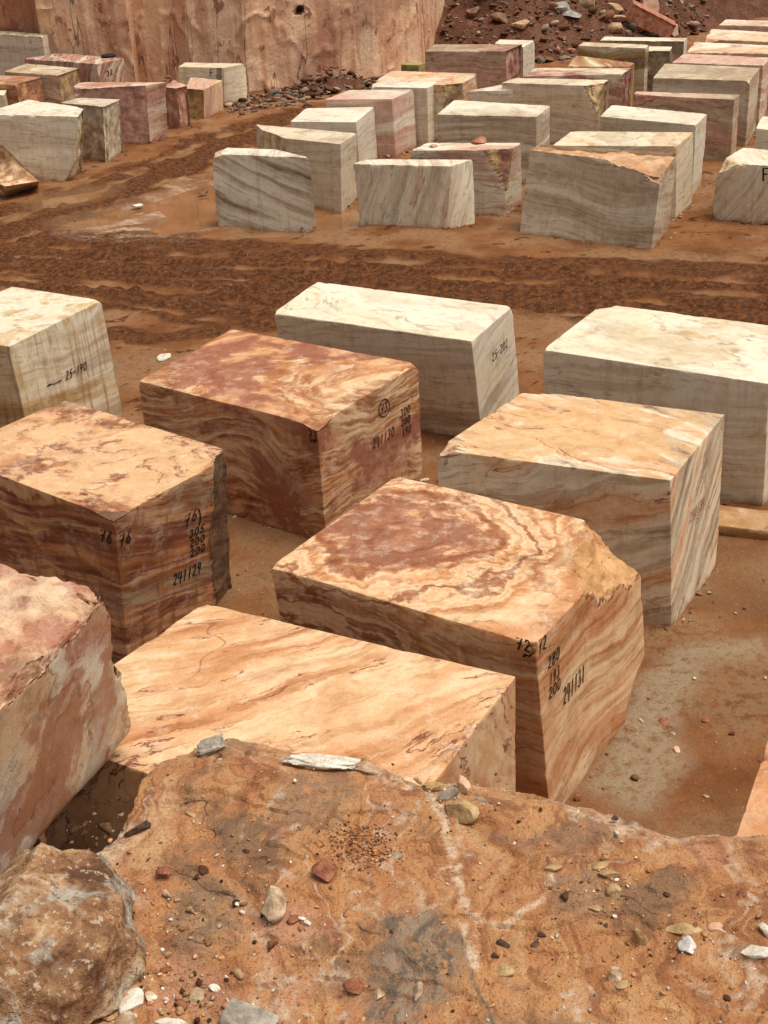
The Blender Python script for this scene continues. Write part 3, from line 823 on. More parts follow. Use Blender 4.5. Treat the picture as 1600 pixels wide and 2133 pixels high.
blk('M29', 'pale_block', 'rounded white block at right edge painted with an F', [(1496, 338), (1622, 346), (1685, 320), (1548, 307)],
    white(49, rot=(0, R_(60), 0), cols=[WHITE, PALEG, IVORY, WHITE, TAUPE]), v=('F', (1608, 470)), bot={'L': (1480, 455)}, step=0.06, chips=[('L', 0.55, 0.5, 0.35, 0.05), ('l', 0.12, BIG, 0.4, 0.03), ('f', 0.5, 0.5, 0.12, 0.04)], seed=39, ragged=0.08, group=YR)
blk('M30', 'pale_block', 'white topped block sliver at right edge above the F block', [(1575, 267), (1650, 276), (1670, 250), (1587, 241)],
    white(50), h=1.7, seed=40, ragged=0.03, group=YR)

# left hand cluster under the rock face
YL = 'rough blocks clustered under the rock face'
blk('N1', 'rough_block', 'large ivory topped grey block with a rounded broken right end', [(-40, 237), (163, 243), (176, 224), (60, 207)],
    white(61, cols=[PALEG, IVORY, GREYW, WHITE, IVORY, TAUPE]), v=('F', (145, 378)), step=0.055, rough={'E': (0.22, 1.2)}, chips=[('f', 0.35, 0.5, 0.7, 0.09), ('R', 0.6, 0.25, 0.2, 0.06)], seed=41, ragged=0.08, group=YL)
blk('N2', 'rough_block', 'greyish block with a deep dark fracture next to the ivory topped one', [(122, 214), (217, 222), (252, 207), (165, 203)],
    pinkw(62, cols=[IVORY, PALEG, TAUPE, IVORY], fract=TAUPE, fract2=IVORY), v=('F', (222, 341)), bot={'R': (258, 318)}, rough={'S': (0.22, 1.4), 'E': (0.08, 1.8)}, seed=42, ragged=0.08, group=YL)
blk('N3', 'rough_block', 'wine red and pink block with a flat pale sawn side', [(140, 186), (303, 178), (347, 171), (168, 171)],
    pinkw(63, cols=[MAUVE, PINK, IVORY, PINK, RUST, CREAM], fract=MAUVE, fract2=PINK), v=('F', (313, 300)), bot={'R': (352, 284)}, chips=[('L', 0.5, 0.5, 0.7, 0.08), ('f', 0.9, 0.2, 0.12, 0.05)], rough={'S': (0.07, 1.6)}, seed=43, ragged=0.06, group=YL)
blk('N4', 'rough_block', 'narrow rust and white rough block in a gap between sawn ones', [(340, 181), (368, 184), (390, 178), (362, 166)],
    pinkw(64, cols=[RUST, PINK, IVORY, RUST, MAUVE], fract=RUST, fract2=PINK), v=('F', (376, 268)), rough={'S': (0.1, 2), 'E': (0.12, 2)}, seed=44, ragged=0.08, group=YL)
blk('N5', 'rough_block', 'cream block with brown left side in front of the arrow block', [(386, 184), (424, 187), (463, 167), (398, 160)],
    white(65, rot=(0, R_(80), 0.5), cols=[IVORY, CREAM, PINK, IVORY, WHITE], fract=BROWN, fract2=OCHRE), v=('F', (425, 248)), bot={'R': (464, 233)}, rough={'S': (0.1, 1.8)}, seed=45, ragged=0.06, group=YL)
blk('N6', 'arrow_block', 'squared yellowish block painted with F and a down arrow', [(371, 139), (467, 141), (512, 132), (385, 130)],
    white(66, cols=[IVORY, CREAM, IVORY, GREYW, IVORY], stain=0.4), v=('F', (467, 218)), bot={'R': (516, 211)}, seed=46, ragged=0.03, group=YL)
blk('N7', 'rough_block', 'wine and cream streaked block with a tyre lying on top', [(50, 122), (202, 133), (258, 121), (122, 110)],
    pinkw(67, rot=(0, R_(75), 0.4), cols=[PINK, WINE, IVORY, MAUVE, PINK, WINE, CREAM], contrast=1.3), h=1.7, seed=47, ragged=0.05, group=YL)
blk('N8', 'rough_block', 'cream topped brown sided block below the tyre block', [(8, 149), (122, 157), (165, 142), (55, 132)],
    peach(68, cols=[CREAM, IVORY, TAUPE, CREAM, BROWN], fract=BROWN, fract2=OCHRE), h=1.7, rough={'E': (0.08, 1.8)}, seed=48, ragged=0.06, group=YL)
blk('N9', 'rough_block', 'pink topped rusty sided block at left edge', [(-60, 173), (34, 176), (97, 158), (0, 157)],
    pinkw(69, cols=[PINK, CREAM, RUST, PINK, IVORY], fract=RUST, fract2=PEACH), h=1.6, rough={'E': (0.06, 1.8)}, seed=49, ragged=0.05, group=YL)
blk('N10', 'rough_block', 'small whitish block end poking in at left edge', [(-60, 196), (9, 198), (16, 186), (-40, 184)],
    white(70), h=1.4, rough={'E': (0.08, 2)}, seed=50, ragged=0.05, group=YL)
blk('N11', 'rough_block', 'high pale grey block with a level seam at upper left', [(-120, 64), (88, 76), (99, 71), (-100, 56)],
    white(71, cols=[WHITE, PALEG, WHITE, IVORY], vein_amt=0.9), h=2.4, rough={'T': (0.10, 0.9)}, seed=51, ragged=0.10, group=YL)
C8 = np.array([at(-75, 402, -0.05), at(8, 413, -0.05), at(80, 390, -0.05), at(30, 372, -0.05), at(-75, 352, 0.55), at(12, 388, 0.42), at(82, 377, 0.36), at(4, 300, 1.35)])
hexa('fallen_slab', 'tilted golden brown slab lying low at the left edge', C8, peach(72, cols=[OCHRE, CREAM, TAUPE, CREAM, RUST]), step=0.05, rough={'S': (0.08, 2), 'T': (0.05, 2.5)}, seed=52, ragged=0.06, cat='stone slab')
V, F = rock_shape(905, 8, 8, (0.55, 0.35, 0.5))
p = at(285, 172, 0.0)
tag(mesh_obj('white_rock', V + p + (0, 0, 0.45), F, white(73, cols=[WHITE, PALEG, WHITE]), None, p, {'rough': np.full(len(V), 0.1)}, True, 30), 'white pointed rock leaning beside the tyre block', 'rock')

# ------------------------------------------------------------------ heaps of waste behind the yard
def dirt_material(name, lo, mid, hi):
    s = NT(name)
    oc = s.n('ShaderNodeTexCoord').outputs['Object']
    n1 = s.noise(oc, 0.8, 6, 0.65)
    n2 = s.noise(oc, 7.0, 6, 0.7)
    col = s.ramp(n1, [(0.35, lo), (0.5, mid), (0.66, hi)])
    col = s.mix(s.math('MULTIPLY', s.band(n2, 0.5, 0.68), 0.7), col, (lo[0] * 0.55, lo[1] * 0.55, lo[2] * 0.55))
    col = s.mix(s.math('MULTIPLY', s.band(s.noise(oc, 11.0, 3, 0.6), 0.62, 0.68), 0.5), col, (0.40, 0.26, 0.17))
    return s.done(col, 0.85, s.bump(n2, 0.9, 0.12), 0.2)
DIRT = dirt_material('heap_dirt', (0.075, 0.030, 0.016), (0.12, 0.046, 0.023), (0.17, 0.075, 0.04))
BANK = dirt_material('bank_dirt', (0.11, 0.055, 0.028), (0.19, 0.10, 0.052), (0.30, 0.18, 0.10))

toeL, toeM, toeR = at(888, 122, 0), at(1130, 128, 0), at(1400, 92, 0)
def heap_z(x, y):
    x = np.asarray(x, float); y = np.asarray(y, float)
    toe = np.interp(x, [toeL[0], toeM[0], toeR[0], toeR[0] + 6], [toeL[1] - 1.2, toeM[1] - 0.5, toeR[1] + 1.0, toeR[1] + 8])
    n = np.stack([x * 0.35, y * 0.35, x * 0 + 3], -1)
    nf = fbm(n.reshape(-1, 3), 5, 0.55, 5).reshape(x.shape)
    z = np.minimum((y - toe) * 0.62, (x - toeL[0] + 0.9) * 1.35)
    z = np.minimum(z, 6.5 + nf * 2)
    return np.where(z > -1, z + nf * 1.1 * sstep(-0.3, 1.2, z), -1)
hx = np.arange(toeL[0] - 2, toeR[0] + 14, 0.16); hy = np.arange(toeR[1] - 8, toeR[1] + 26, 0.18)
HX, HY = np.meshgrid(hx, hy, indexing='ij')
HZ = heap_z(HX, HY)
P = np.stack([HX.ravel(), HY.ravel(), HZ.ravel()], 1)
P[:, 2] += (0.16 * fbm(P * 1.6, 4, 0.6, 7)) * (P[:, 2] > -0.5)
tag(mesh_obj('rubble_heap', P, grid_faces(len(hx), len(hy)), DIRT, None, np.array([toeM[0], toeM[1], 0])), 'dark brown heap of earth and broken stone at the back', 'rubble heap')

def hit(px, py, fn, y0, y1):
    d = ray(px, py)
    for y in np.arange(y0, y1, 0.12):
        q = np.array([0, 0, CAMH]) + y / d[1] * d
        if q[2] <= float(fn(np.array([q[0]]), np.array([q[1]]))[0]):
            return q
    return np.array([0, 0, CAMH]) + y1 / d[1] * d

def plain_stone(name, a, b, c, scale=4.0, spots=None):
    s = NT(name)
    oc = s.n('ShaderNodeTexCoord').outputs['Object']
    n1 = s.noise(oc, scale, 6, 0.66)
    n2 = s.noise(oc, scale * 6, 5, 0.7)
    col = s.ramp(n1, [(0.34, a), (0.5, b), (0.64, c)])
    col = s.mix(s.math('MULTIPLY', s.band(n2, 0.52, 0.7), 0.6), col, (a[0] * 0.55, a[1] * 0.55, a[2] * 0.55))
    if spots:
        col = s.mix(s.math('MULTIPLY', s.band(s.noise(oc, scale * 1.7, 4, 0.6), 0.54, 0.60), 0.85), col, spots)
    return s.done(col, 0.72, s.bump(s.math('ADD', n1, s.math('MULTIPLY', n2, 0.4)), 0.7, 0.25 / scale), 0.3)

ST = {
    'red': plain_stone('red_stone', (0.22, 0.07, 0.04), (0.38, 0.15, 0.085), (0.48, 0.23, 0.14)),
    'rose': plain_stone('rose_stone', (0.36, 0.17, 0.11), (0.52, 0.30, 0.21), (0.60, 0.40, 0.30)),
    'tan': plain_stone('tan_stone', (0.30, 0.17, 0.09), (0.46, 0.29, 0.16), (0.58, 0.42, 0.27)),
    'grey': plain_stone('grey_stone', (0.19, 0.165, 0.135), (0.30, 0.27, 0.225), (0.43, 0.39, 0.33)),
    'brown': plain_stone('brown_stone', (0.11, 0.05, 0.028), (0.19, 0.09, 0.05), (0.28, 0.15, 0.085)),
    'white': plain_stone('white_stone', (0.44, 0.37, 0.28), (0.62, 0.56, 0.45), (0.72, 0.67, 0.57)),
}
def boulder(name, label, px, py, wpx, aspect, colr, seed, fn=heap_z, y0=50, y1=85, flat=0.45, cat='boulder', group=None, tilt=0.0, cuts=7):
    q = hit(px, py, fn, y0, y1)
    k = wpx / FPX * np.linalg.norm(q - [0, 0, CAMH]) / 2 * 1.15
    V, F = rock_shape(seed, 8, cuts, (k, k * 0.8, k * aspect), rot=(seed * 0.37) % 0.8 - 0.4, flat=flat - 0.1, bumpy=0.05)
    if tilt:
        c, s_ = math.cos(tilt), math.sin(tilt)
        V = V @ np.array([[c, 0, -s_], [0, 1, 0], [s_, 0, c]])
    o = mesh_obj(name, V + q + (0, 0, k * aspect * 0.25), F, ST[colr], None, q - (0, 0, 0.2), None, True, 28)
    return tag(o, label, cat, group)

boulder('boulder', 'brown angular boulder in the heap left of centre', 985, 28, 30, 0.7, 'brown', 11)
boulder('boulder', 'long dark tilted boulder in the middle of the earth heap', 1045, 42, 46, 0.42, 'brown', 12, tilt=0.3)
boulder('boulder', 'pointed tan boulder leaning below the long dark one', 1085, 58, 34, 0.9, 'tan', 13, tilt=-0.4)
boulder('boulder', 'large tan wedge of rock at the top of the heap', 1222, 8, 56, 0.75, 'tan', 14)
boulder('boulder', 'small orange wedge boulder above the salmon spike', 1278, 22, 34, 0.55, 'tan', 16, tilt=0.25)
boulder('boulder', 'salmon spike of rock pointing left in the tumbled slabs', 1283, 40, 52, 0.32, 'rose', 15)
boulder('boulder', 'pale pink pyramid boulder behind the red slab', 1347, 22, 44, 1.0, 'rose', 17)
boulder('boulder', 'orange block shaped boulder under the salmon spike', 1285, 66, 34, 0.8, 'tan', 18)
boulder('boulder', 'rounded rust boulder under the red slab', 1325, 62, 50, 0.6, 'red', 19)
boulder('boulder', 'narrow rosy boulder at the right end of the red slab', 1400, 68, 34, 1.0, 'rose', 20)
boulder('boulder', 'grey speckled boulder near the top of the earth heap', 1165, 18, 40, 0.6, 'grey', 21)
boulder('boulder', 'grey flat boulder beside the tan wedge', 1190, 34, 36, 0.5, 'grey', 22)
boulder('boulder', 'pale stone lying at the foot of the heap on bare earth', 1160, 108, 17, 1.0, 'rose', 23)
boulder('boulder', 'dark red stone at the foot of the heap on bare earth', 1129, 126, 18, 0.75, 'red', 24)
boulder('boulder', 'brown stone at the foot of the heap by the golden block', 1192, 108, 20, 0.6, 'red', 25)
q = hit(1350, 58, heap_z, 50, 85)
d = np.array([math.cos(-0.5), 0.0, math.sin(-0.5)]); u_ = np.array([-d[2], 0, d[0]]); w_ = np.array([0.15, 1.0, 0.1])
C8 = [q - d * 1.1 - u_ * .35 - w_ * .5, q + d * 1.1 - u_ * .3 - w_ * .5, q + d * 1.1 - u_ * .3 + w_ * .5, q - d * 1.1 - u_ * .35 + w_ * .5]
C8 = np.array(C8 + [c + u_ * 0.75 for c in C8]) + [0, -0.3, 0.3]
hexa('red_slab', 'big brick red slab tilted down to the right on the heap', C8, ST['red'], step=0.12, rough={'S': (0.08, 1.5)}, seed=71, ragged=0.12, cat='boulder')

def rubble(name, pts, sizes, cols, seed, n=2, label=None, flat=0.5, squash=0.7):
    "many small stones as one mesh, each with its own colour"
    rs = np.random.RandomState(seed)
    base = [rock_shape(seed * 50 + i, n, 5, (1, 1, 1), bumpy=0.0, flat=flat - 0.35) for i in range(12)]
    Vs, Fs, Cs, off = [], [], [], 0
    for p, k in zip(pts, sizes):
        V, F = base[rs.randint(12)]
        a = rs.uniform(0, 6.28); c, s_ = math.cos(a), math.sin(a)
        sc = k * np.array([1, rs.uniform(0.55, 0.95), rs.uniform(0.4, 0.9) * squash])
        W_ = (V * sc) @ np.array([[c, s_, 0], [-s_, c, 0], [0, 0, 1]])
        b = rs.uniform(-0.5, 0.5); c, s_ = math.cos(b), math.sin(b)
        W_ = W_ @ np.array([[c, 0, -s_], [0, 1, 0], [s_, 0, c]])
        Vs.append(W_ + p); Fs.append(F + off); off += len(V)
        col = np.array(cols[rs.randint(len(cols))]) * rs.uniform(0.75, 1.2)
        Cs.append(np.repeat(col[None], len(V), 0))
    o = mesh_obj(name, np.concatenate(Vs), np.concatenate(Fs), GRAVEL, None, None, {'tint': np.concatenate(Cs)}, False)
    return tag(o, label, None, None, 'stuff')
def gravel_material():
    s = NT('loose_gravel')
    oc = s.n('ShaderNodeTexCoord').outputs['Object']
    n = s.noise(oc, 30.0, 4, 0.7)
    c = s.mix(s.band(n, 0.42, 0.68), s.attr('tint', True), s.mix(1.0, s.attr('tint', True), (0.55, 0.48, 0.42), 'MULTIPLY'))
    return s.done(c, 0.85, s.bump(n, 0.5, 0.02), 0.12)
GRAVEL = gravel_material()
STC = [(0.30, 0.17, 0.10), (0.20, 0.095, 0.05), (0.17, 0.14, 0.11), (0.28, 0.23, 0.18), (0.15, 0.06, 0.032), (0.42, 0.31, 0.22), (0.10, 0.045, 0.026), (0.13, 0.06, 0.033)]
rs = np.random.RandomState(5)
pp, sz = [], []
for _ in range(5200):
    x = rs.uniform(toeL[0] - 0.3, toeR[0] + 3); y = rs.uniform(toeR[1] - 7, toeR[1] + 12)
    z = float(heap_z(np.array([x]), np.array([y]))[0])
    if z < -0.15: continue
    k = min(0.42, 0.062 * math.exp(rs.normal(0.2, 0.75)))
    pp.append((x, y, max(z, 0) + k * 0.2)); sz.append(k)
rubble('heap_stones', pp, sz, STC, 3, n=3, label='countless broken stones littering the dark earth heap')

# low spoil along the foot of the rock face
pp, sz = [], []
for _ in range(1500):
    t = rs.uniform(0, 1)
    px = 470 + 330 * t
    base_y = np.interp(px, [470, 560, 680, 760, 800], [212, 196, 182, 178, 170])
    q = at(px, base_y + abs(rs.normal(0, 13)) , 0)
    hgt = 0.8 * math.exp(-((px - 690) / 75) ** 2) * max(0, 1 - abs(q[1] - at(690, 182, 0)[1]) / 2.2)
    k = min(0.34, 0.06 * math.exp(rs.normal(0.2, 0.6)))
    pp.append((q[0], q[1], hgt * rs.uniform(0.2, 1) + k * 0.25)); sz.append(k)
rubble('spoil_stones', pp, sz, STC, 4, n=2, label='loose broken stones spread along the foot of the rock face')
c0 = at(692, 190, 0)
gx = np.arange(-3.2, 3.2, 0.09)
SX, SY = np.meshgrid(gx, np.arange(-1.6, 1.6, 0.09), indexing='ij')
SP = np.stack([SX.ravel(), SY.ravel(), np.zeros(SX.size)], 1)
SP[:, 2] = 0.6 * np.exp(-(SP[:, 0] / 1.5) ** 2 - (SP[:, 1] / 0.75) ** 2) * (1 + 0.5 * fbm(SP * 1.3, 3, 0.5, 3)) + 0.35 * fbm(SP * 2.6, 5, 0.65, 6) - 0.14
tag(mesh_obj('spoil_heap', SP + c0, grid_faces(len(gx), SX.shape[1]), DIRT, None, c0), 'small dark spoil heap at the foot of the rock face', 'rubble heap')

# rock stubs and stacks at the far right
def stub(name, label, x0, x1, ytop, ybot, mat, y, seed, depth=1.5):
    bl, br = atd(x0, ybot, y), atd(x1, ybot, y)
    tl, tr = atd(x0, ytop, y), atd(x1, ytop, y)
    dv = np.array([0.1, depth, 0])
    C8 = np.array([bl, br, br + dv, bl + dv, tl, tr, tr + dv, tl + dv])
    hexa(name, label, C8, mat, step=0.12, rough={'S': (0.18, 1.0), 'T': (0.2, 1.0), 'E': (0.15, 1.2)}, seed=seed, ragged=0.12, cat='rock')
yb = lambda y: at(1450, y, 0)[1]
stub('rock_stub', 'upright orange rock stub right of the tumbled slabs', 1386, 1428, -30, 60, peach(81, fract=(0.40, 0.2, 0.11), fract2=(0.52, 0.31, 0.2)), yb(60), 81)
stub('rock_stub', 'dark wine boulder stack beside the orange stub', 1430, 1470, 2, 48, ST['red'], yb(47), 82)
stub('rock_stub', 'flat ochre layered rock at far upper right', 1484, 1548, 20, 44, white(83, fract=OCHRE, fract2=TAUPE), yb(44), 83)
stub('rock_stub', 'broad brown rock wall piece at the top right', 1500, 1700, -35, 22, ST['brown'], yb(24), 84)
stub('rock_stub', 'pale cap rock at the top edge above the wine stack', 1425, 1495, -30, 4, white(85, fract=OCHRE), yb(14), 85)
stub('rock_stub', 'low reddish ledge rock at far right', 1552, 1720, 28, 40, ST['red'], yb(40), 86, 2.5)
gx = np.linspace(at(1360, 14, 0)[0], at(1360, 14, 0)[0] + 45, 140)
zz = np.linspace(-0.5, 6, 40)
GX, GZ = np.meshgrid(gx, zz, indexing='ij')
P = np.stack([GX.ravel(), np.full(GX.size, yb(8)) , GZ.ravel()], 1)
P[:, 1] += 1.2 * fbm(P * 0.3, 5, 0.55, 2) + 0.25 * P[:, 2]
tag(mesh_obj('back_rock_face', P, grid_faces(len(gx), len(zz)), ST['brown'], None, P[0].copy()), 'brown broken rock face closing the yard at far right', 'rock face')

# ------------------------------------------------------------------ tyre on the wine streaked block
q = at(226, 119, 1.7)
n_, m_ = 40, 14
a = np.linspace(0, 2 * np.pi, n_, endpoint=False); b = np.linspace(0, 2 * np.pi, m_, endpoint=False)
A, B = np.meshgrid(a, b, indexing='ij')
Rr = 0.235 + 0.042 * np.cos(B) + 0.004 * np.sign(np.sin(A * 20)) * (np.cos(B) > 0.6)
V = np.stack([Rr * np.cos(A), Rr * np.sin(A), 0.05 + 0.055 * np.sin(B)], -1).reshape(-1, 3)
F = np.array([[i * m_ + j, ((i + 1) % n_) * m_ + j, ((i + 1) % n_) * m_ + (j + 1) % m_, i * m_ + (j + 1) % m_] for i in range(n_) for j in range(m_)])
RUB = NT('black_rubber').done((0.018, 0.016, 0.015), 0.7, None, 0.3)
tag(mesh_obj('tyre', V + q, F, RUB, None, q), 'small black tyre ring lying on the wine streaked block', 'tyre')
for nm, lb, px, py, z, k, cl, sd in [('red_pebble', 'flat reddish stone on the left of the wine cornered block', 903, 306, 1.57, 0.13, 'rose', 5), ('red_pebble', 'reddish flat stone at the back of the wine cornered block', 1000, 297, 1.57, 0.26, 'red', 6), ('dark_stone', 'small dark stone on the cream block by the arrow block', 350, 163, 1.0, 0.2, 'brown', 7), ('dark_stone', 'black stone lying in the puddle by the veined block', 424, 403, 0.0, 0.16, 'brown', 8)]:
    V, F = rock_shape(sd, 5, 7, (k, k * 0.8, k * 0.3))
    q = at(px, py, z)
    tag(mesh_obj(nm, V + q + (0, 0, k * 0.2), F, ST[cl], None, q, None, True, 30), lb, 'stone')

# ------------------------------------------------------------------ the ledge in the foreground
LZ = 3.6
edge_px = [(40, 1960), (75, 1885), (120, 1832), (165, 1790), (205, 1758), (250, 1712), (272, 1672), (285, 1640), (300, 1596), (340, 1562), (390, 1536), (430, 1514), (480, 1512), (540, 1522), (600, 1540), (680, 1552), (760, 1562), (830, 1584),
           (880, 1606), (930, 1600), (985, 1602), (1060, 1614), (1110, 1624), (1200, 1648), (1290, 1668), (1350, 1690), (1400, 1712), (1440, 1712), (1500, 1706), (1560, 1712), (1640, 1716), (1800, 1730), (1990, 1760), (2400, 1800)]
ep = np.array([at(x, y, LZ)[:2] for x, y in edge_px])
cum = np.concatenate([[0], np.cumsum(np.linalg.norm(np.diff(ep, axis=0), axis=1))])
NE = 600
sA = np.linspace(0, cum[-1], NE)
E2 = np.stack([np.interp(sA, cum, ep[:, 0]), np.interp(sA, cum, ep[:, 1])], 1)
E3 = np.concatenate([E2, np.zeros((NE, 1))], 1)
E2[:, 0] += 0.05 * fbm(E3 * 5, 5, 0.65, 1); E2[:, 1] += 0.05 * fbm(E3 * 5, 5, 0.65, 2)
n0, n1 = at(-350, 2420, LZ)[:2], at(2450, 2420, LZ)[:2]
N2 = n0 + (n1 - n0) * np.linspace(0, 1, NE)[:, None]
def ledge_z(XY, de=None):
    P3 = np.concatenate([XY, np.zeros((len(XY), 1))], 1)
    z = LZ + 0.06 * fbm(P3 * 0.75, 3, 0.5, 31) + 0.020 * fbm(P3 * 3.1, 4, 0.55, 32) + 0.010 * fbm(P3 * 11, 3, 0.6, 33)
    st = fbm(P3 @ np.array([[0.9, 0.25, 0], [-0.25, 0.9, 0], [0, 0, 1]]) * np.array([1.6, 6.0, 1]), 4, 0.6, 35)
    z = z + 0.030 * st
    tr = fbm(P3 * np.array([1.1, 2.0, 1]), 4, 0.55, 36) * 5.0      # broken steps in the bedding
    z = z + 0.022 * (np.floor(tr) + sstep(0.43, 0.57, tr - np.floor(tr)))
    c = at(860, 1855, LZ)[:2]
    g = np.exp(-(((XY - c) / np.array([0.22, 0.14])) ** 2).sum(1))
    z = z + 0.008 * g * np.sin((XY[:, 1] * 0.94 - XY[:, 0] * 0.25) * 150)
    return z
tt = np.concatenate([np.linspace(0, 0.12, 26)[:-1], np.linspace(0.12, 1, 250)])
XY = E2[:, None, :] + (N2 - E2)[:, None, :] * tt[None, :, None]
Z = ledge_z(XY.reshape(-1, 2)).reshape(NE, -1)
dist = np.linalg.norm(N2 - E2, axis=1)[:, None] * tt[None, :]
Z = Z - 0.05 * np.exp(-dist / 0.05) - 0.03 * np.exp(-dist / 0.2)
top = np.concatenate([XY, Z[..., None]], 2)
out = (E2 - N2) / np.linalg.norm(E2 - N2, axis=1)[:, None]
sk = []
for dep in (3.65, 3.0, 2.3, 1.7, 1.2, 0.8, 0.5, 0.3, 0.17, 0.09, 0.04):
    p = np.concatenate([E2 + out * 0.03, np.full((NE, 1), LZ - 0.08 - dep)], 1)
    off = 0.20 * fbm(p * np.array([1.2, 1.2, 1.6]), 4, 0.55, 8) + 0.10 * (ridged(p * 1.4, 3, 2) - 0.6) - 0.05 * dep
    p[:, :2] += out * (off * min(1, dep * 2.2))[:, None]
    sk.append(p)
allp = np.concatenate([np.stack(sk, 1), top], 1)
def ledge_material():
    s = NT('ledge_rock')
    oc = s.n('ShaderNodeTexCoord').outputs['Object']
    w = s.vmath('SCALE', s.vmath('SUBTRACT', s.noise(oc, 0.9, 3, color=True), (0.5, 0.5, 0.5)), 1.3)
    p = s.vmath('ADD', oc, w)
    n1 = s.noise(s.mapping(p, rot=(0, 0, 0.5), scale=(1.5, 0.6, 1)), 1.0, 6, 0.6)
    col = s.ramp(n1, [(0.30, (0.25, 0.095, 0.036)), (0.42, (0.40, 0.17, 0.066)), (0.50, (0.52, 0.26, 0.11)), (0.60, (0.44, 0.19, 0.08)), (0.70, (0.60, 0.37, 0.195))])
    lam = s.noise(s.mapping(p, rot=(0, 0, 0.5), scale=(7.0, 1.2, 2)), 1.6, 5, 0.65)
    col = s.mix(s.math('MULTIPLY', s.band(lam, 0.51, 0.61), 0.7), col, (0.235, 0.085, 0.036))
    col = s.mix(s.math('MULTIPLY', s.band(lam, 0.45, 0.36), 0.5), col, (0.56, 0.36, 0.18))
    g = s.noise(oc, 1.7, 5, 0.62)
    col = s.mix(s.math('MULTIPLY', s.band(g, 0.53, 0.64), 0.75), col, (0.185, 0.115, 0.068))
    gr = s.noise(s.mapping(oc, loc=(3, 9, 1)), 1.1, 5, 0.6)
    col = s.mix(s.math('MULTIPLY', s.band(gr, 0.58, 0.68), 0.55), col, (0.52, 0.27, 0.17))
    wv = s.math('ABSOLUTE', s.math('SUBTRACT', s.noise(s.mapping(p, scale=(1.0, 0.35, 1)), 1.2, 3.5, 0.6), 0.5))
    fb = s.noise(oc, 15.0, 5, 0.7)
    wm = s.math('MULTIPLY', s.band(wv, 0.016, 0.002), s.band(fb, 0.40, 0.62))
    col = s.mix(s.math('MULTIPLY', wm, 0.8), col, (0.62, 0.47, 0.34))
    bv = s.math('ABSOLUTE', s.math('SUBTRACT', s.noise(s.mapping(p, loc=(5, 1, 0), rot=(0, 0, 0.6), scale=(0.4, 1.1, 1)), 1.0, 2.5, 0.5), 0.52))
    col = s.mix(s.math('MULTIPLY', s.band(bv, 0.004, 0.001), s.band(g, 0.50, 0.60)), col, (0.10, 0.05, 0.03))
    fine = s.noise(oc, 60.0, 4, 0.75)
    col = s.mix(s.math('MULTIPLY', s.band(fine, 0.50, 0.66), 0.55), col, s.mix(1.0, col, (0.45, 0.38, 0.33), 'MULTIPLY'))
    col = s.mix(s.math('MULTIPLY', s.band(fb, 0.60, 0.70), 0.5), col, (0.20, 0.085, 0.04))
    col = s.mix(s.math('MULTIPLY', s.attr('rim'), s.band(fb, 0.35, 0.6)), col, (0.60, 0.42, 0.27))
    sl = s.mix(s.band(lam, 0.42, 0.6), (0.14, 0.10, 0.072), (0.32, 0.225, 0.15))
    col = s.mix(s.math('MULTIPLY', s.attr('slate'), s.band(fb, 0.34, 0.55)), col, sl)
    lm = s.mix(s.band(fine, 0.40, 0.65), (0.72, 0.57, 0.41), (0.50, 0.31, 0.18))
    col = s.mix(s.math('MULTIPLY', s.attr('lime'), s.band(fb, 0.40, 0.58)), col, lm)
    nb = s.bump(s.math('ADD', s.math('MULTIPLY', fb, 0.8), s.math('MULTIPLY', fine, 0.35)), 1.0, 0.035)
    return s.done(col, s.math('MULTIPLY_ADD', fb, 0.5, 0.35), nb, 0.2)
_f3 = np.concatenate([XY.reshape(-1, 2), np.zeros((XY.shape[0] * XY.shape[1], 1))], 1)
_w2 = np.stack([fbm(_f3 * 3, 4, 0.6, 51), fbm(_f3 * 3, 4, 0.6, 52)], 1)
def lpx(*pts): return np.array([at(x, y, LZ)[:2] for x, y in pts])
def near_line(pts, w, amt): return 1 - sstep(w * 0.4, w, seg_dist(_f3[:, :2] + _w2 * amt, pts))
def in_area(pts, soft, amt):
    q_ = _f3[:, :2] + _w2 * amt
    d_ = seg_dist(q_, np.concatenate([pts, pts[:1]]))
    return sstep(-soft, soft, np.where(in_poly(q_, pts), d_, -d_))
limev = np.maximum.reduce([near_line(lpx((880, 1600), (900, 1680), (940, 1770), (955, 1850), (965, 1920), (990, 2010)), 0.035, 0.07), near_line(lpx((960, 1915), (1060, 1925), (1140, 1870), (1150, 1800)), 0.02, 0.06) * 0.8,
                           in_area(lpx((1170, 1655), (1260, 1675), (1330, 1700), (1420, 1725), (1390, 1745), (1290, 1725), (1210, 1695)), 0.04, 0.08) * 0.8, in_area(lpx((130, 1800), (260, 1700), (290, 1740), (230, 1830), (300, 1870), (250, 1900), (150, 1880)), 0.05, 0.1) * 0.85,
                           in_area(lpx((620, 1545), (760, 1560), (880, 1600), (860, 1625), (760, 1600), (640, 1580)), 0.03, 0.06) * 0.7])
slate = np.maximum.reduce([in_area(lpx((810, 1925), (900, 1905), (985, 1960), (960, 2040), (860, 2133), (760, 2133), (770, 2040)), 0.05, 0.08), in_area(lpx((380, 1840), (480, 1870), (520, 1960), (400, 1960), (330, 1900)), 0.08, 0.12) * 0.7,
                           in_area(lpx((590, 1620), (720, 1600), (760, 1650), (640, 1720), (560, 1700)), 0.06, 0.1) * 0.55, in_area(lpx((1130, 1830), (1240, 1815), (1260, 1900), (1150, 1910)), 0.06, 0.1) * 0.6,
                           near_line(lpx((790, 2110), (850, 1990), (890, 1950)), 0.018, 0.03), near_line(lpx((955, 1945), (985, 2030), (1010, 2090), (1030, 2140)), 0.014, 0.03)])
pad = lambda a_: np.concatenate([np.zeros((NE, 11)), a_.reshape(NE, -1)], 1).ravel()
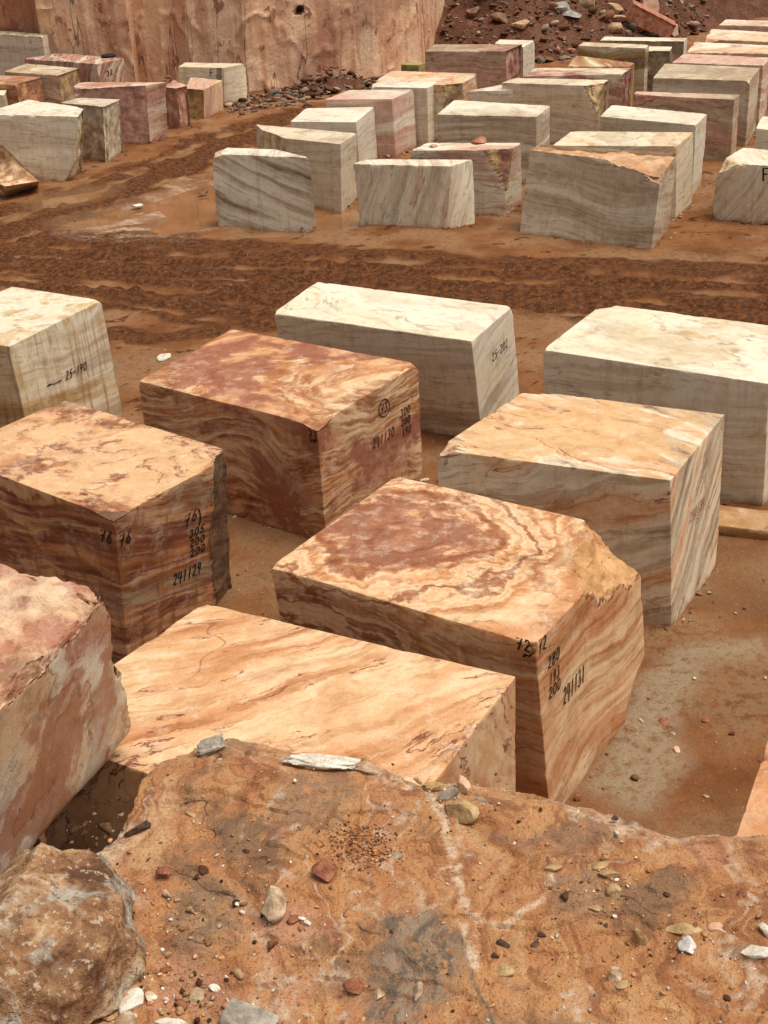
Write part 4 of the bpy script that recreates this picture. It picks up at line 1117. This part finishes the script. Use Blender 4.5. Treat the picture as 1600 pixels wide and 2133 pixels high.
rim = np.concatenate([np.full((NE, 11), 0.5), 0.55 * np.exp(-dist / 0.06) * np.ones((NE, len(tt)))], 1)
tag(mesh_obj('rock_ledge', allp.reshape(-1, 3), grid_faces(NE, allp.shape[1])[:, ::-1], ledge_material(), None, np.array([*ep.mean(0), 0]), {'rim': rim.ravel(), 'lime': pad(limev), 'slate': pad(slate)}, True, 50),
    'orange muddy rock ledge in the foreground strewn with pebbles', 'rock ledge')

# earth bank in the gap left of the ledge
bx = np.arange(-6.5, 0.3, 0.05); by = np.arange(2.0, 9.6, 0.05)
BX, BY = np.meshgrid(bx, by, indexing='ij')
BP = np.stack([BX.ravel(), BY.ravel(), np.zeros(BX.size)], 1)
BP[:, 2] = 1.35 + 0.25 * fbm(BP * 0.8, 4, 0.55, 3) + 0.10 * fbm(BP * 4, 4, 0.6, 5) + 0.08 * (ridged(BP * 2.2, 3, 2) - 0.6)
BP[:, 2] -= 1.7 * sstep(7.2, 9.3, BP[:, 1]) + 1.6 * sstep(-0.9, 0.2, BP[:, 0])
tag(mesh_obj('earth_bank', BP, grid_faces(len(bx), len(by)), BANK, None, np.array([-3.0, 6.0, 0])), 'shaded brown earth bank in the gap left of the ledge', None, None, 'structure')
rs = np.random.RandomState(9)
pp, sz = [], []
for _ in range(90):
    q = at(rs.uniform(60, 300), rs.uniform(1600, 1850), 1.4)
    k = min(0.10, 0.022 * math.exp(rs.normal(0.3, 0.7)))
    pp.append((q[0], q[1], 1.38 + 0.12 * rs.uniform(-0.3, 1))); sz.append(k)
rubble('bank_stones', pp, sz, [(0.30, 0.23, 0.16), (0.2, 0.12, 0.07), (0.14, 0.08, 0.045)], 6, n=2, label='small broken stones in the shaded gap by the ledge')

# near left block, pink sawn face with a cream broken end
zb, zt = 1.95, 3.80
Rb, Fb = at(283, 1518, zb), at(40, 1812, zb)
dirv = (Fb - Rb) / np.linalg.norm(Fb - Rb)
Fb = Rb + dirv * 2.5
perp = np.array([-dirv[1], dirv[0], 0.0])
if perp[0] > 0: perp = -perp
Rt = at(226, 1158, zt)
lean = (Rt - Rb) * np.array([1, 1, 0])
up = np.array([0, 0, zt - zb])
side = perp * 1.9
C8 = np.array([Fb + side, Fb, Rb, Rb + side, Fb + side + lean + up, Fb + lean + up, Rb + lean + up, Rb + side + lean + up])
print('Fblk', np.round(C8, 2).tolist())
PINKM = marble('pink_cream_stone', [IVORY, (0.62, 0.38, 0.25), CREAM, WHITE, PINK, (0.55, 0.31, 0.18), IVORY], seed=91.3, rot=(0.5, 0.9, 0.3), freq=1.2, warp=0.5, warp2=0.14, stretch=0.35, patch=(0.44, 0.175, 0.09), patch_amt=0.8, patch_scale=1.2, contrast=1.3,
               fract=(0.33, 0.125, 0.07), fract2=(0.62, 0.42, 0.26), fine=0.5, vein=REDBR)
o = hexa('near_pink_block', 'large rust pink and cream block with broken edges at left foreground', C8, PINKM, step=0.03, chips=[('R', 0.2, 0.2, 0.16, 0.05), ('R', 0.13, 0.12, 5.0, 0.07), ('F', 1.9, BIG, 0.40, 0.13), ('F', 0.35, 1.2, 0.5, 0.08)], rough={'T': (0.08, 1.6), 'N': (0.16, 1.3)}, seed=61, ragged=0.06)

# conglomerate boulder at the bottom left
def conglomerate():
    s = NT('corner_rock')
    oc = s.n('ShaderNodeTexCoord').outputs['Object']
    w = s.vmath('ADD', oc, s.vmath('SCALE', s.noise(oc, 3, 3, color=True), 0.25))
    n = s.noise(w, 3.0, 8, 0.72)
    col = s.ramp(n, [(0.36, (0.12, 0.055, 0.028)), (0.46, (0.27, 0.135, 0.065)), (0.54, (0.42, 0.235, 0.115)), (0.62, (0.60, 0.44, 0.29)), (0.7, (0.68, 0.57, 0.43))])
    g = s.noise(s.mapping(oc, loc=(1.3, 0.2, 0.5)), 1.5, 5, 0.6)
    gy = s.mix(s.noise(oc, 16, 6, 0.72), (0.24, 0.22, 0.175), (0.60, 0.55, 0.45))
    col = s.mix(s.band(g, 0.47, 0.53), col, gy)
    cl = s.noise(oc, 22, 5, 0.7)
    col = s.mix(s.math('MULTIPLY', s.band(cl, 0.56, 0.62), 0.75), col, (0.58, 0.46, 0.33))
    col = s.mix(s.math('MULTIPLY', s.band(cl, 0.45, 0.38), 0.7), col, (0.10, 0.045, 0.025))
    return s.done(col, 0.8, s.bump(s.math('ADD', n, s.math('MULTIPLY', cl, 0.5)), 1.0, 0.06), 0.15)
CONG = conglomerate()
def ledge_pt(px, py):
    q = at(px, py, LZ)
    for _ in range(3):
        q = at(px, py, float(ledge_z(q[None, :2])[0]))
    return q
q = ledge_pt(22, 2092)
V, F = rock_shape(303, 26, 9, (0.58, 0.62, 0.50), rot=0.4, bumpy=0.05, flat=0.45)
V *= 1 + (0.16 * fbm(V * 4, 5, 0.6, 3) + 0.10 * (ridged(V * 3, 3, 6) - 0.5))[:, None]
tag(mesh_obj('corner_boulder', V + q + (-0.02, 0.1, 0.12), F, CONG, None, q - (0, 0, 0.1), None, True, 40), 'big rough brown and cream boulder in the bottom left corner', 'boulder')

PALE = plain_stone('pale_chip', (0.46, 0.38, 0.28), (0.64, 0.58, 0.48), (0.74, 0.70, 0.62), 14)
OCH = plain_stone('ochre_chip', (0.24, 0.14, 0.06), (0.42, 0.27, 0.125), (0.54, 0.39, 0.21), 14)
REDC = plain_stone('red_chip', (0.13, 0.04, 0.02), (0.26, 0.09, 0.045), (0.40, 0.17, 0.08), 14)
TANC = plain_stone('tan_chip', (0.20, 0.12, 0.07), (0.38, 0.26, 0.16), (0.60, 0.47, 0.32), 12)
GRYC = plain_stone('grey_chip', (0.17, 0.14, 0.11), (0.28, 0.24, 0.19), (0.42, 0.37, 0.30), 14)
DRK = plain_stone('dark_chip', (0.035, 0.018, 0.012), (0.07, 0.035, 0.022), (0.12, 0.065, 0.04), 20)
BW = plain_stone('black_white_chip', (0.5, 0.48, 0.44), (0.66, 0.64, 0.6), (0.75, 0.73, 0.7), 14, spots=(0.03, 0.025, 0.02))
PNKC = plain_stone('pink_chip', (0.48, 0.25, 0.15), (0.60, 0.36, 0.23), (0.66, 0.46, 0.32), 12)
def stone(px, py, w, asp, hgt, mat, label, seed, name='loose_stone', rot=None, flat=0.38, n=8, sink=0.25, cuts=8, bumpy=0.07):
    q = ledge_pt(px, py)
    k = w / FPX * np.linalg.norm(q - [0, 0, CAMH]) / 2 * 1.15
    V, F = rock_shape(seed, n, cuts, (k, k * asp, k * hgt), rot=rot, flat=flat, bumpy=bumpy)
    o = mesh_obj(name, V + q + (0, 0, k * hgt * (1 - 2 * sink) * 0.5), F, mat, None, q, None, True, 30)
    return tag(o, label, 'stone')
stone(35, 2098, 100, 0.9, 0.9, PNKC, 'rounded peach stone leaning on the rough corner boulder', 401, n=14)
stone(565, 1895, 78, 0.75, 0.75, TANC, 'tan angular stone sitting on mud at centre left of ledge', 402, n=14, sink=0.1)
stone(612, 1918, 24, 0.8, 0.6, REDC, 'small brown stone against the tan angular one', 403)
stone(642, 1924, 18, 0.8, 0.8, PALE, 'tiny white stone right of the tan angular one', 404, n=5)
stone(680, 1822, 64, 0.85, 0.6, REDC, 'dark red clod below the orange gravel patch', 405, n=14)
stone(822, 1785, 34, 0.6, 0.45, GRYC, 'flat grey chip right of the orange gravel patch', 406, rot=0.5)
stone(395, 1697, 28, 0.45, 0.3, OCH, 'thin olive chip near the left rim of the ledge', 407, rot=-0.5)
stone(446, 1556, 78, 0.45, 0.35, GRYC, 'dark grey crusted rock on the far rim of the ledge', 408, rot=0.35, n=14, bumpy=0.35)
stone(676, 1592, 150, 0.2, 0.2, PALE, 'long cream sliver of rock along the ledge rim', 409, rot=-0.22, n=14, flat=0.6, bumpy=0.35)
stone(760, 1606, 60, 0.2, 0.16, TANC, 'short tan sliver beside the long cream one on the rim', 410, rot=-0.2)
stone(960, 1690, 74, 0.7, 0.6, OCH, 'olive ochre rock just behind the ledge rim at centre', 411, n=14)
stone(930, 1662, 54, 0.5, 0.5, GRYC, 'grey slab stone leaning behind the olive ochre rock', 412, rot=0.6)
stone(962, 1636, 46, 0.6, 0.5, PNKC, 'pinkish rim stone right above the grey slab stone', 413)
stone(900, 1640, 44, 0.4, 0.4, OCH, 'yellowish rim stone left of the pinkish rim stone', 414, rot=0.3)
stone(1000, 1668, 24, 0.7, 0.5, GRYC, 'little grey stone right of the olive ochre rock', 415)
stone(1148, 1812, 44, 0.35, 0.3, OCH, 'flat ochre chip in the middle of the ledge', 416, rot=0.2)
stone(1272, 1825, 46, 0.45, 0.35, OCH, 'flat tan ochre slab above the upright ochre chunk', 417, rot=-0.15)
stone(1280, 1862, 36, 0.9, 0.7, OCH, 'squarish ochre chunk below the flat ochre slab', 418)
stone(1250, 1805, 34, 0.5, 0.4, OCH, 'small ochre chip above left of the flat ochre slab', 419)
stone(1240, 1895, 24, 0.8, 0.5, OCH, 'small ochre crumb below the squarish chunk', 420)
stone(1420, 1940, 68, 0.42, 0.35, OCH, 'large flat ochre leaf of stone right of centre', 421, rot=-0.2, n=14)
stone(1436, 1975, 42, 0.85, 0.8, BW, 'black and white stone below the ochre leaf', 422, n=14)
stone(1333, 1958, 32, 0.7, 1.3, OCH, 'upright ochre splinter left of the ochre leaf', 423)
stone(1497, 1936, 36, 0.8, 0.3, PNKC, 'pale pink flat chip right of the ochre leaf', 424)
stone(1580, 1985, 66, 0.45, 0.4, PALE, 'white slab of stone at the right edge', 425, rot=-0.3, n=14)
stone(1600, 1942, 40, 0.7, 0.7, PALE, 'white stone cut by the right edge above the white slab', 426)
stone(1566, 2020, 18, 0.8, 0.7, PALE, 'small white pebble below the white slab', 427, n=5)
stone(1050, 2022, 38, 0.6, 0.45, OCH, 'ochre wedge stone low on the ledge right of centre', 428, rot=-0.5)
stone(870, 2068, 40, 0.5, 0.6, TANC, 'tan prism of stone low at centre', 429, rot=1.2)
stone(738, 2062, 46, 0.75, 0.6, REDC, 'red brown lump low at centre left of the tan prism', 430)
stone(785, 2072, 44, 0.6, 0.4, TANC, 'pale crusted stone between red lump and tan prism', 431)
stone(1280, 2034, 38, 0.7, 0.5, TANC, 'tan stone in the lower right group', 432)
stone(1300, 2052, 32, 0.5, 0.4, OCH, 'ochre stone just below the tan one at lower right', 433)
stone(275, 2092, 62, 0.6, 0.5, PALE, 'white stone at the bottom left beside the corner boulder', 434, n=14)
stone(415, 2078, 46, 0.75, 0.6, TANC, 'brown and white stone at the bottom left', 435)
stone(520, 2128, 116, 0.7, 0.45, GRYC, 'dark rounded hump of rock at the bottom edge', 436, n=14)
stone(365, 2150, 80, 0.6, 0.5, PALE, 'cream stone cut off by the bottom edge', 437, n=14)
stone(262, 2142, 60, 0.6, 0.5, TANC, 'tan stone in the bottom left rubble', 438)
stone(345, 2020, 26, 0.8, 0.6, REDC, 'dark red stone above the brown and white one', 439)
stone(215, 1800, 46, 0.6, 0.5, GRYC, 'grey stone at the left rim of the ledge near the gap', 440)
stone(290, 1730, 60, 0.4, 0.4, DRK, 'dark crusted lump on the left rim of the ledge', 441, rot=0.7)
for i, (x, y, w, lb) in enumerate([(1048, 1968, 27, 'black stone right of the dark crack low at centre'), (1030, 1992, 20, 'black chip just below the black stone low at centre'), (1115, 1965, 22, 'lower of a pair of dark stones at lower centre'), (1128, 1950, 18, 'upper of a pair of dark stones at lower centre'), (1390, 1865, 15, 'round black pebble right of the ochre chunks'), (1546, 1862, 24, 'dark red brown stone near the right edge'), (1281, 1705, 20, 'black stone near the ledge rim at right'), (515, 1774, 18, 'black chip left of the orange gravel patch'), (342, 1818, 30, 'dark red patchy stone on the left of the ledge'), (1263, 1928, 12, 'small black pebble under the squarish ochre chunk')]):
    stone(x, y, w, 0.7, 0.5, DRK if i not in (5, 8) else REDC, lb, 460 + i, n=5, name='dark_stone')

# pebbles and grit nobody could count
rs = np.random.RandomState(77)
PEB = [(0.60, 0.46, 0.32), (0.42, 0.24, 0.12), (0.30, 0.14, 0.07), (0.66, 0.60, 0.50), (0.08, 0.035, 0.02), (0.46, 0.30, 0.15), (0.35, 0.17, 0.09), (0.52, 0.28, 0.15)]
pp, sz = [], []
for _ in range(1900):
    px, py = rs.uniform(-60, 1680), 1560 + 640 * rs.uniform(0, 1) ** 0.8
    ey = np.interp(px, [p_[0] for p_ in edge_px], [p_[1] for p_ in edge_px])
    if py < ey + 14: continue
    q = at(px, py, LZ)
    k = min(0.022, 0.0042 * math.exp(rs.normal(0, 0.6)))
    pp.append(q); sz.append(k)
for cx, cy, sx, sy, n_ in [(310, 2070, 120, 55, 330), (560, 1912, 60, 22, 60), (1270, 1860, 45, 50, 70), (950, 1660, 60, 35, 80), (1400, 1990, 160, 70, 110), (330, 1880, 120, 80, 120)]:
    for _ in range(n_):
        pp.append(at(rs.normal(cx, sx), rs.normal(cy, sy), LZ)); sz.append(min(0.04, (0.010 if cx < 400 else 0.007) * math.exp(rs.normal(0, 0.6))))
A = np.array(pp); A[:, 2] = ledge_z(A[:, :2]) + np.array(sz) * 0.3
rubble('ledge_pebbles', A, sz, PEB, 8, n=2, label='countless small pebbles and grit scattered over the rock ledge', squash=0.9)
pp, sz = [], []
for _ in range(900):
    pp.append(at(rs.normal(755, 42), rs.normal(1768, 24), LZ)); sz.append(min(0.016, 0.0055 * math.exp(rs.normal(0, 0.45))))
A = np.array(pp); A[:, 2] = ledge_z(A[:, :2]) + np.array(sz) * 0.4
rubble('orange_gravel', A, sz, [(0.46, 0.20, 0.07), (0.24, 0.09, 0.035), (0.16, 0.06, 0.03), (0.52, 0.27, 0.12)], 9, n=2, label='patch of loose orange and brown gravel on the ledge', squash=0.9)

# stones on the wet floor right of the broken corner block
def floor_stone(px, py, w, mat, label, seed, hgt=0.5):
    q = at(px, py, 0.0)
    k = w / FPX * np.linalg.norm(q - [0, 0, CAMH]) / 2 * 1.1
    V, F = rock_shape(seed, 5, 8, (k, k * 0.7, k * hgt))
    tag(mesh_obj('floor_stone', V + q + (0, 0, k * hgt * 0.4), F, mat, None, q, None, True, 30), label, 'stone')
floor_stone(1409, 1563, 24, PNKC, 'tan stone alone on the wet floor at right', 501)
floor_stone(1383, 1504, 30, REDC, 'reddish flat stone on the wet floor by the broken corner block', 502, 0.3)
floor_stone(1470, 1502, 20, REDC, 'small reddish stone right of the flat one on the wet floor', 503)
floor_stone(1400, 1530, 14, TANC, 'small tan stone between the floor stones', 504)
floor_stone(1470, 1660, 13, TANC, 'small tan stone on the floor just above the ledge rim', 505)
floor_stone(345, 748, 34, PALE, 'pale stone half buried left of the dark red block', 506)
floor_stone(285, 430, 26, PALE, 'pale stone by the wheel track in front of the wine block', 507, 0.3)
floor_stone(160, 340, 26, GRYC, 'grey stone on the mud between the left blocks', 508, 0.4)

pp, sz = [], []
rs = np.random.RandomState(31)
for _ in range(900):
    q = at(rs.uniform(-20, 1620), rs.uniform(440, 1700) ** 1.0, 0.0)
    k = min(0.07, 0.013 * math.exp(rs.normal(0.1, 0.6)))
    pp.append((q[0], q[1], k * 0.3)); sz.append(k)
for _o, _c in BL.values():
    for a_, b_ in ((0, 1), (1, 2)):
        for _ in range(12):
            t_ = rs.uniform(0, 1)
            e_ = _c[a_] + (_c[b_] - _c[a_]) * t_
            o_ = np.cross(_c[b_] - _c[a_], (0, 0, 1.0)); o_ /= np.linalg.norm(o_)
            k = min(0.10, 0.022 * math.exp(rs.normal(0.1, 0.65)))
            e_ = e_ + o_ * abs(rs.normal(0.02, 0.12))
            pp.append((e_[0], e_[1], k * 0.25)); sz.append(k)
rubble('floor_pebbles', pp, sz, [(0.42, 0.29, 0.19), (0.26, 0.12, 0.06), (0.16, 0.07, 0.035), (0.5, 0.42, 0.32), (0.20, 0.09, 0.045)], 12, n=2, label='loose pebbles and clods scattered over the muddy floor')

# ------------------------------------------------------------------ numbers painted on the blocks
def arc(cx, cy, rx, ry, a0, a1, n=12): return [(cx + rx * math.cos(math.radians(a0 + (a1 - a0) * i / n)), cy + ry * math.sin(math.radians(a0 + (a1 - a0) * i / n))) for i in range(n + 1)]
GL = {
    '0': [arc(.45, .5, .36, .46, 100, 470, 16)],
    '1': [[(.35, .78), (.55, 1.0), (.45, 0.0)]],
    '2': [arc(.42, .72, .3, .26, 160, -40, 9) + [(.1, .05), (.3, .1), (.85, .02)]],
    '3': [arc(.4, .75, .28, .23, 150, -80, 8) + arc(.4, .26, .34, .27, 80, -150, 10)],
    '4': [[(.18, 1.0), (.06, .45), (.85, .45)], [(.72, .9), (.6, -0.1)]],
    '5': [[(.85, .97), (.35, .95), (.25, .58)] + arc(.42, .32, .33, .29, 110, -140, 10)],
    '6': [[(.65, 1.0), (.3, .6)] + arc(.42, .27, .28, .26, 150, -210, 14)],
    '7': [[(.08, .92), (.8, .98), (.4, 0.0)], [(.2, .5), (.7, .56)]],
    '8': [arc(.45, .74, .26, .23, 270, -90, 12), arc(.45, .26, .33, .26, 90, 450, 12)],
    '9': [arc(.42, .72, .28, .25, 0, 360, 12) + [(.68, .4), (.45, 0.0)]],
    'F': [[(.2, 0.0), (.22, 1.0), (.85, 1.0)], [(.22, .52), (.7, .55)]],
    'S': [arc(.5, .74, .28, .24, 40, 250, 8) + arc(.45, .26, .3, .26, 80, -140, 8)],
    'L': [[(.3, 1.0), (.2, 0.05), (.8, .1)]],
    'W': [[(.0, .8), (.2, .1), (.45, .6), (.65, .1), (.95, .9)]],
    '-': [[(.1, .45), (.8, .5)]], 'o': [arc(.5, .5, .5, .5, 70, 440, 26)], ')': [arc(.1, .5, .6, .55, 75, -80, 10)],
    'v': [[(.5, 1.0), (.5, 0.0)], [(.2, 1.0), (.25, .35)], [(.8, 1.0), (.75, .35)], [(.0, .4), (.5, 0.0), (1.0, .4)], [(.2, 1.0), (.8, 1.0)]],
    '~': [[(.0, .2), (.35, .35), (.5, .1), (1.0, .45)], [(.0, .2), (.2, .5)]], ' ': [],
}
INK = NT('black_marker').done((0.012, 0.010, 0.010), 0.55, None, 0.3)
REDINK = NT('red_marker').done((0.22, 0.018, 0.012), 0.6, None, 0.3)
FC = {'S': (0, 1, 5, 4), 'E': (1, 2, 6, 5)}
def write(key, face, items, mat=INK, width=0.016, lift=0.005, name=None):
    o, C8 = BL[key]
    A, B, C, D = (C8[i] for i in FC[face])
    nrm = np.cross(B - A, D - A); nrm /= np.linalg.norm(nrm)
    ctr = (A + B + C + D) / 4
    cam0 = np.array([0, 0, CAMH])
    if (cam0 - ctr) @ nrm < 0: nrm = -nrm
    def on(px, py):
        d = ray(px, py)
        # the block's side is slightly twisted: use the plane nearest to that spot
        best = None
        for p_, a_, b_ in ((A, B - A, D - A), (B, B - A, C - B), (A, B - A, (D - A))):
            m = np.cross(a_, b_); m /= np.linalg.norm(m)
            t = ((p_ - cam0) @ m) / (d @ m)
            best = t if best is None else min(best, t)
        return cam0 + best * d
    rs = np.random.RandomState(len(items[0][0]) * 7 + int(items[0][1][0]))
    for txt, (ox, oy), (rx, ry), (ux, uy) in items:
        Vs, Fs, off = [], [], 0
        for ci, ch in enumerate(txt):
            for stroke in GL[ch]:
                pts = []
                for (gx_, gy_) in stroke:
                    gx2 = ci + gx_ * 0.86
                    pts.append(on(ox + rx * gx2 + ux * gy_, oy + ry * gx2 + uy * gy_) + nrm * lift)
                pts = np.array(pts)
                tan = np.gradient(pts, axis=0)
                tan /= np.maximum(np.linalg.norm(tan, axis=1), 1e-9)[:, None]
                sd = np.cross(nrm, tan)
                w = width * (0.75 + 0.5 * rs.rand(len(pts)))[:, None] * 0.5
                pts[0] -= tan[0] * width * 0.4; pts[-1] += tan[-1] * width * 0.4
                Vs += [pts + sd * w, pts - sd * w]
                n_ = len(pts)
                for i in range(n_ - 1):
                    Fs.append([off + i, off + n_ + i, off + n_ + i + 1, off + i + 1])
                off += 2 * n_
        if Vs:
            nm = name or ('serial_number' if len(txt) == 6 else 'size_figure' if len(txt) == 3 else 'block_number' if txt in ('72', '73', '76') else 'painted_mark')
            c_o = mesh_obj(nm, np.concatenate(Vs), np.array(Fs), mat, o, np.concatenate(Vs).mean(0), None, False)
            if nm in ('serial_number', 'size_figure', 'block_number'):
                c_o['label'] = ('red' if mat is REDINK else 'black') + ' hand painted number ' + txt
write('A', 'E', [('72', (1121, 1362), (9, -7), (1, -30)), ('280', (1141, 1396), (8.5, -9), (1, -27)), ('193', (1144, 1428), (7.5, -8), (1, -24)), ('200', (1143, 1458), (8.5, -9), (1, -24)), ('241131', (1173, 1470), (7.6, -9.3), (1, -36))])
write('A', 'S', [('72', (1074, 1350), (17, 5), (2, -24)), ('~', (1092, 1370), (24, -4), (-4, -14))])
write('B', 'E', [('o', (789, 872), (26, -9), (0, -36)), ('73', (793, 862), (8, -4), (0, -20)), ('300', (834, 870), (7.2, -4.5), (0, -16)), ('200', (836, 889), (6.6, -3.9), (0, -15)), ('190', (838, 910), (6.4, -3.6), (0, -17)), ('241130', (776, 936), (7.7, -5), (1, -21))])
write('B', 'S', [('73', (643, 914), (9, 2.5), (1, -18)), ('~', (648, 922), (14, 2), (0, -14))])
write('C', 'E', [('76', (248, 1140), (14, -7), (1, -25)), ('76', (384, 1098), (15, -10), (1, -24)), (')', (410, 1098), (12, -4), (0, -36)), ('305', (394, 1121), (11, -5), (1, -16)), ('200', (395, 1141), (11, -5), (1, -16)), ('200', (396, 1161), (11, -5), (1, -16)), ('241129', (360, 1220), (10.0, -4.8), (2, -24))], width=0.019)
write('C', 'S', [('76', (208, 1126), (14, 4), (2, -24))], width=0.019)
write('D', 'E', [('240634', (1436, 1090), (5.1, -6.2), (1, -22)), ('S', (1449, 1090), (7, -7), (0, -14)), ('L', (1473, 1062), (8, -8), (0, -16))], mat=REDINK, width=0.013)
write('I', 'E', [('25-190', (137, 792), (7.4, -3.8), (0, -18)), ('~', (98, 806), (34, -12), (0, -8))], width=0.016)
write('J', 'E', [('25-202', (1025, 754), (5.6, -5.6), (0, -18))], width=0.018)
write('N6', 'S', [('F', (436, 159), (11, 0.2), (0, -15)), ('v', (450, 168), (15, 0.2), (0, -25))], width=0.028, lift=0.012, name='painted_mark')
write('M29', 'S', [('F', (1587, 376), (18, 1), (0, -26))], width=0.04, lift=0.012, name='painted_mark')
write('N7', 'E', [('32', (222, 158), (7, -2), (0, -10))], width=0.03, lift=0.012)
write('N9', 'E', [('W', (67, 199), (12, -4), (0, -8))], width=0.03, lift=0.012, name='painted_mark')
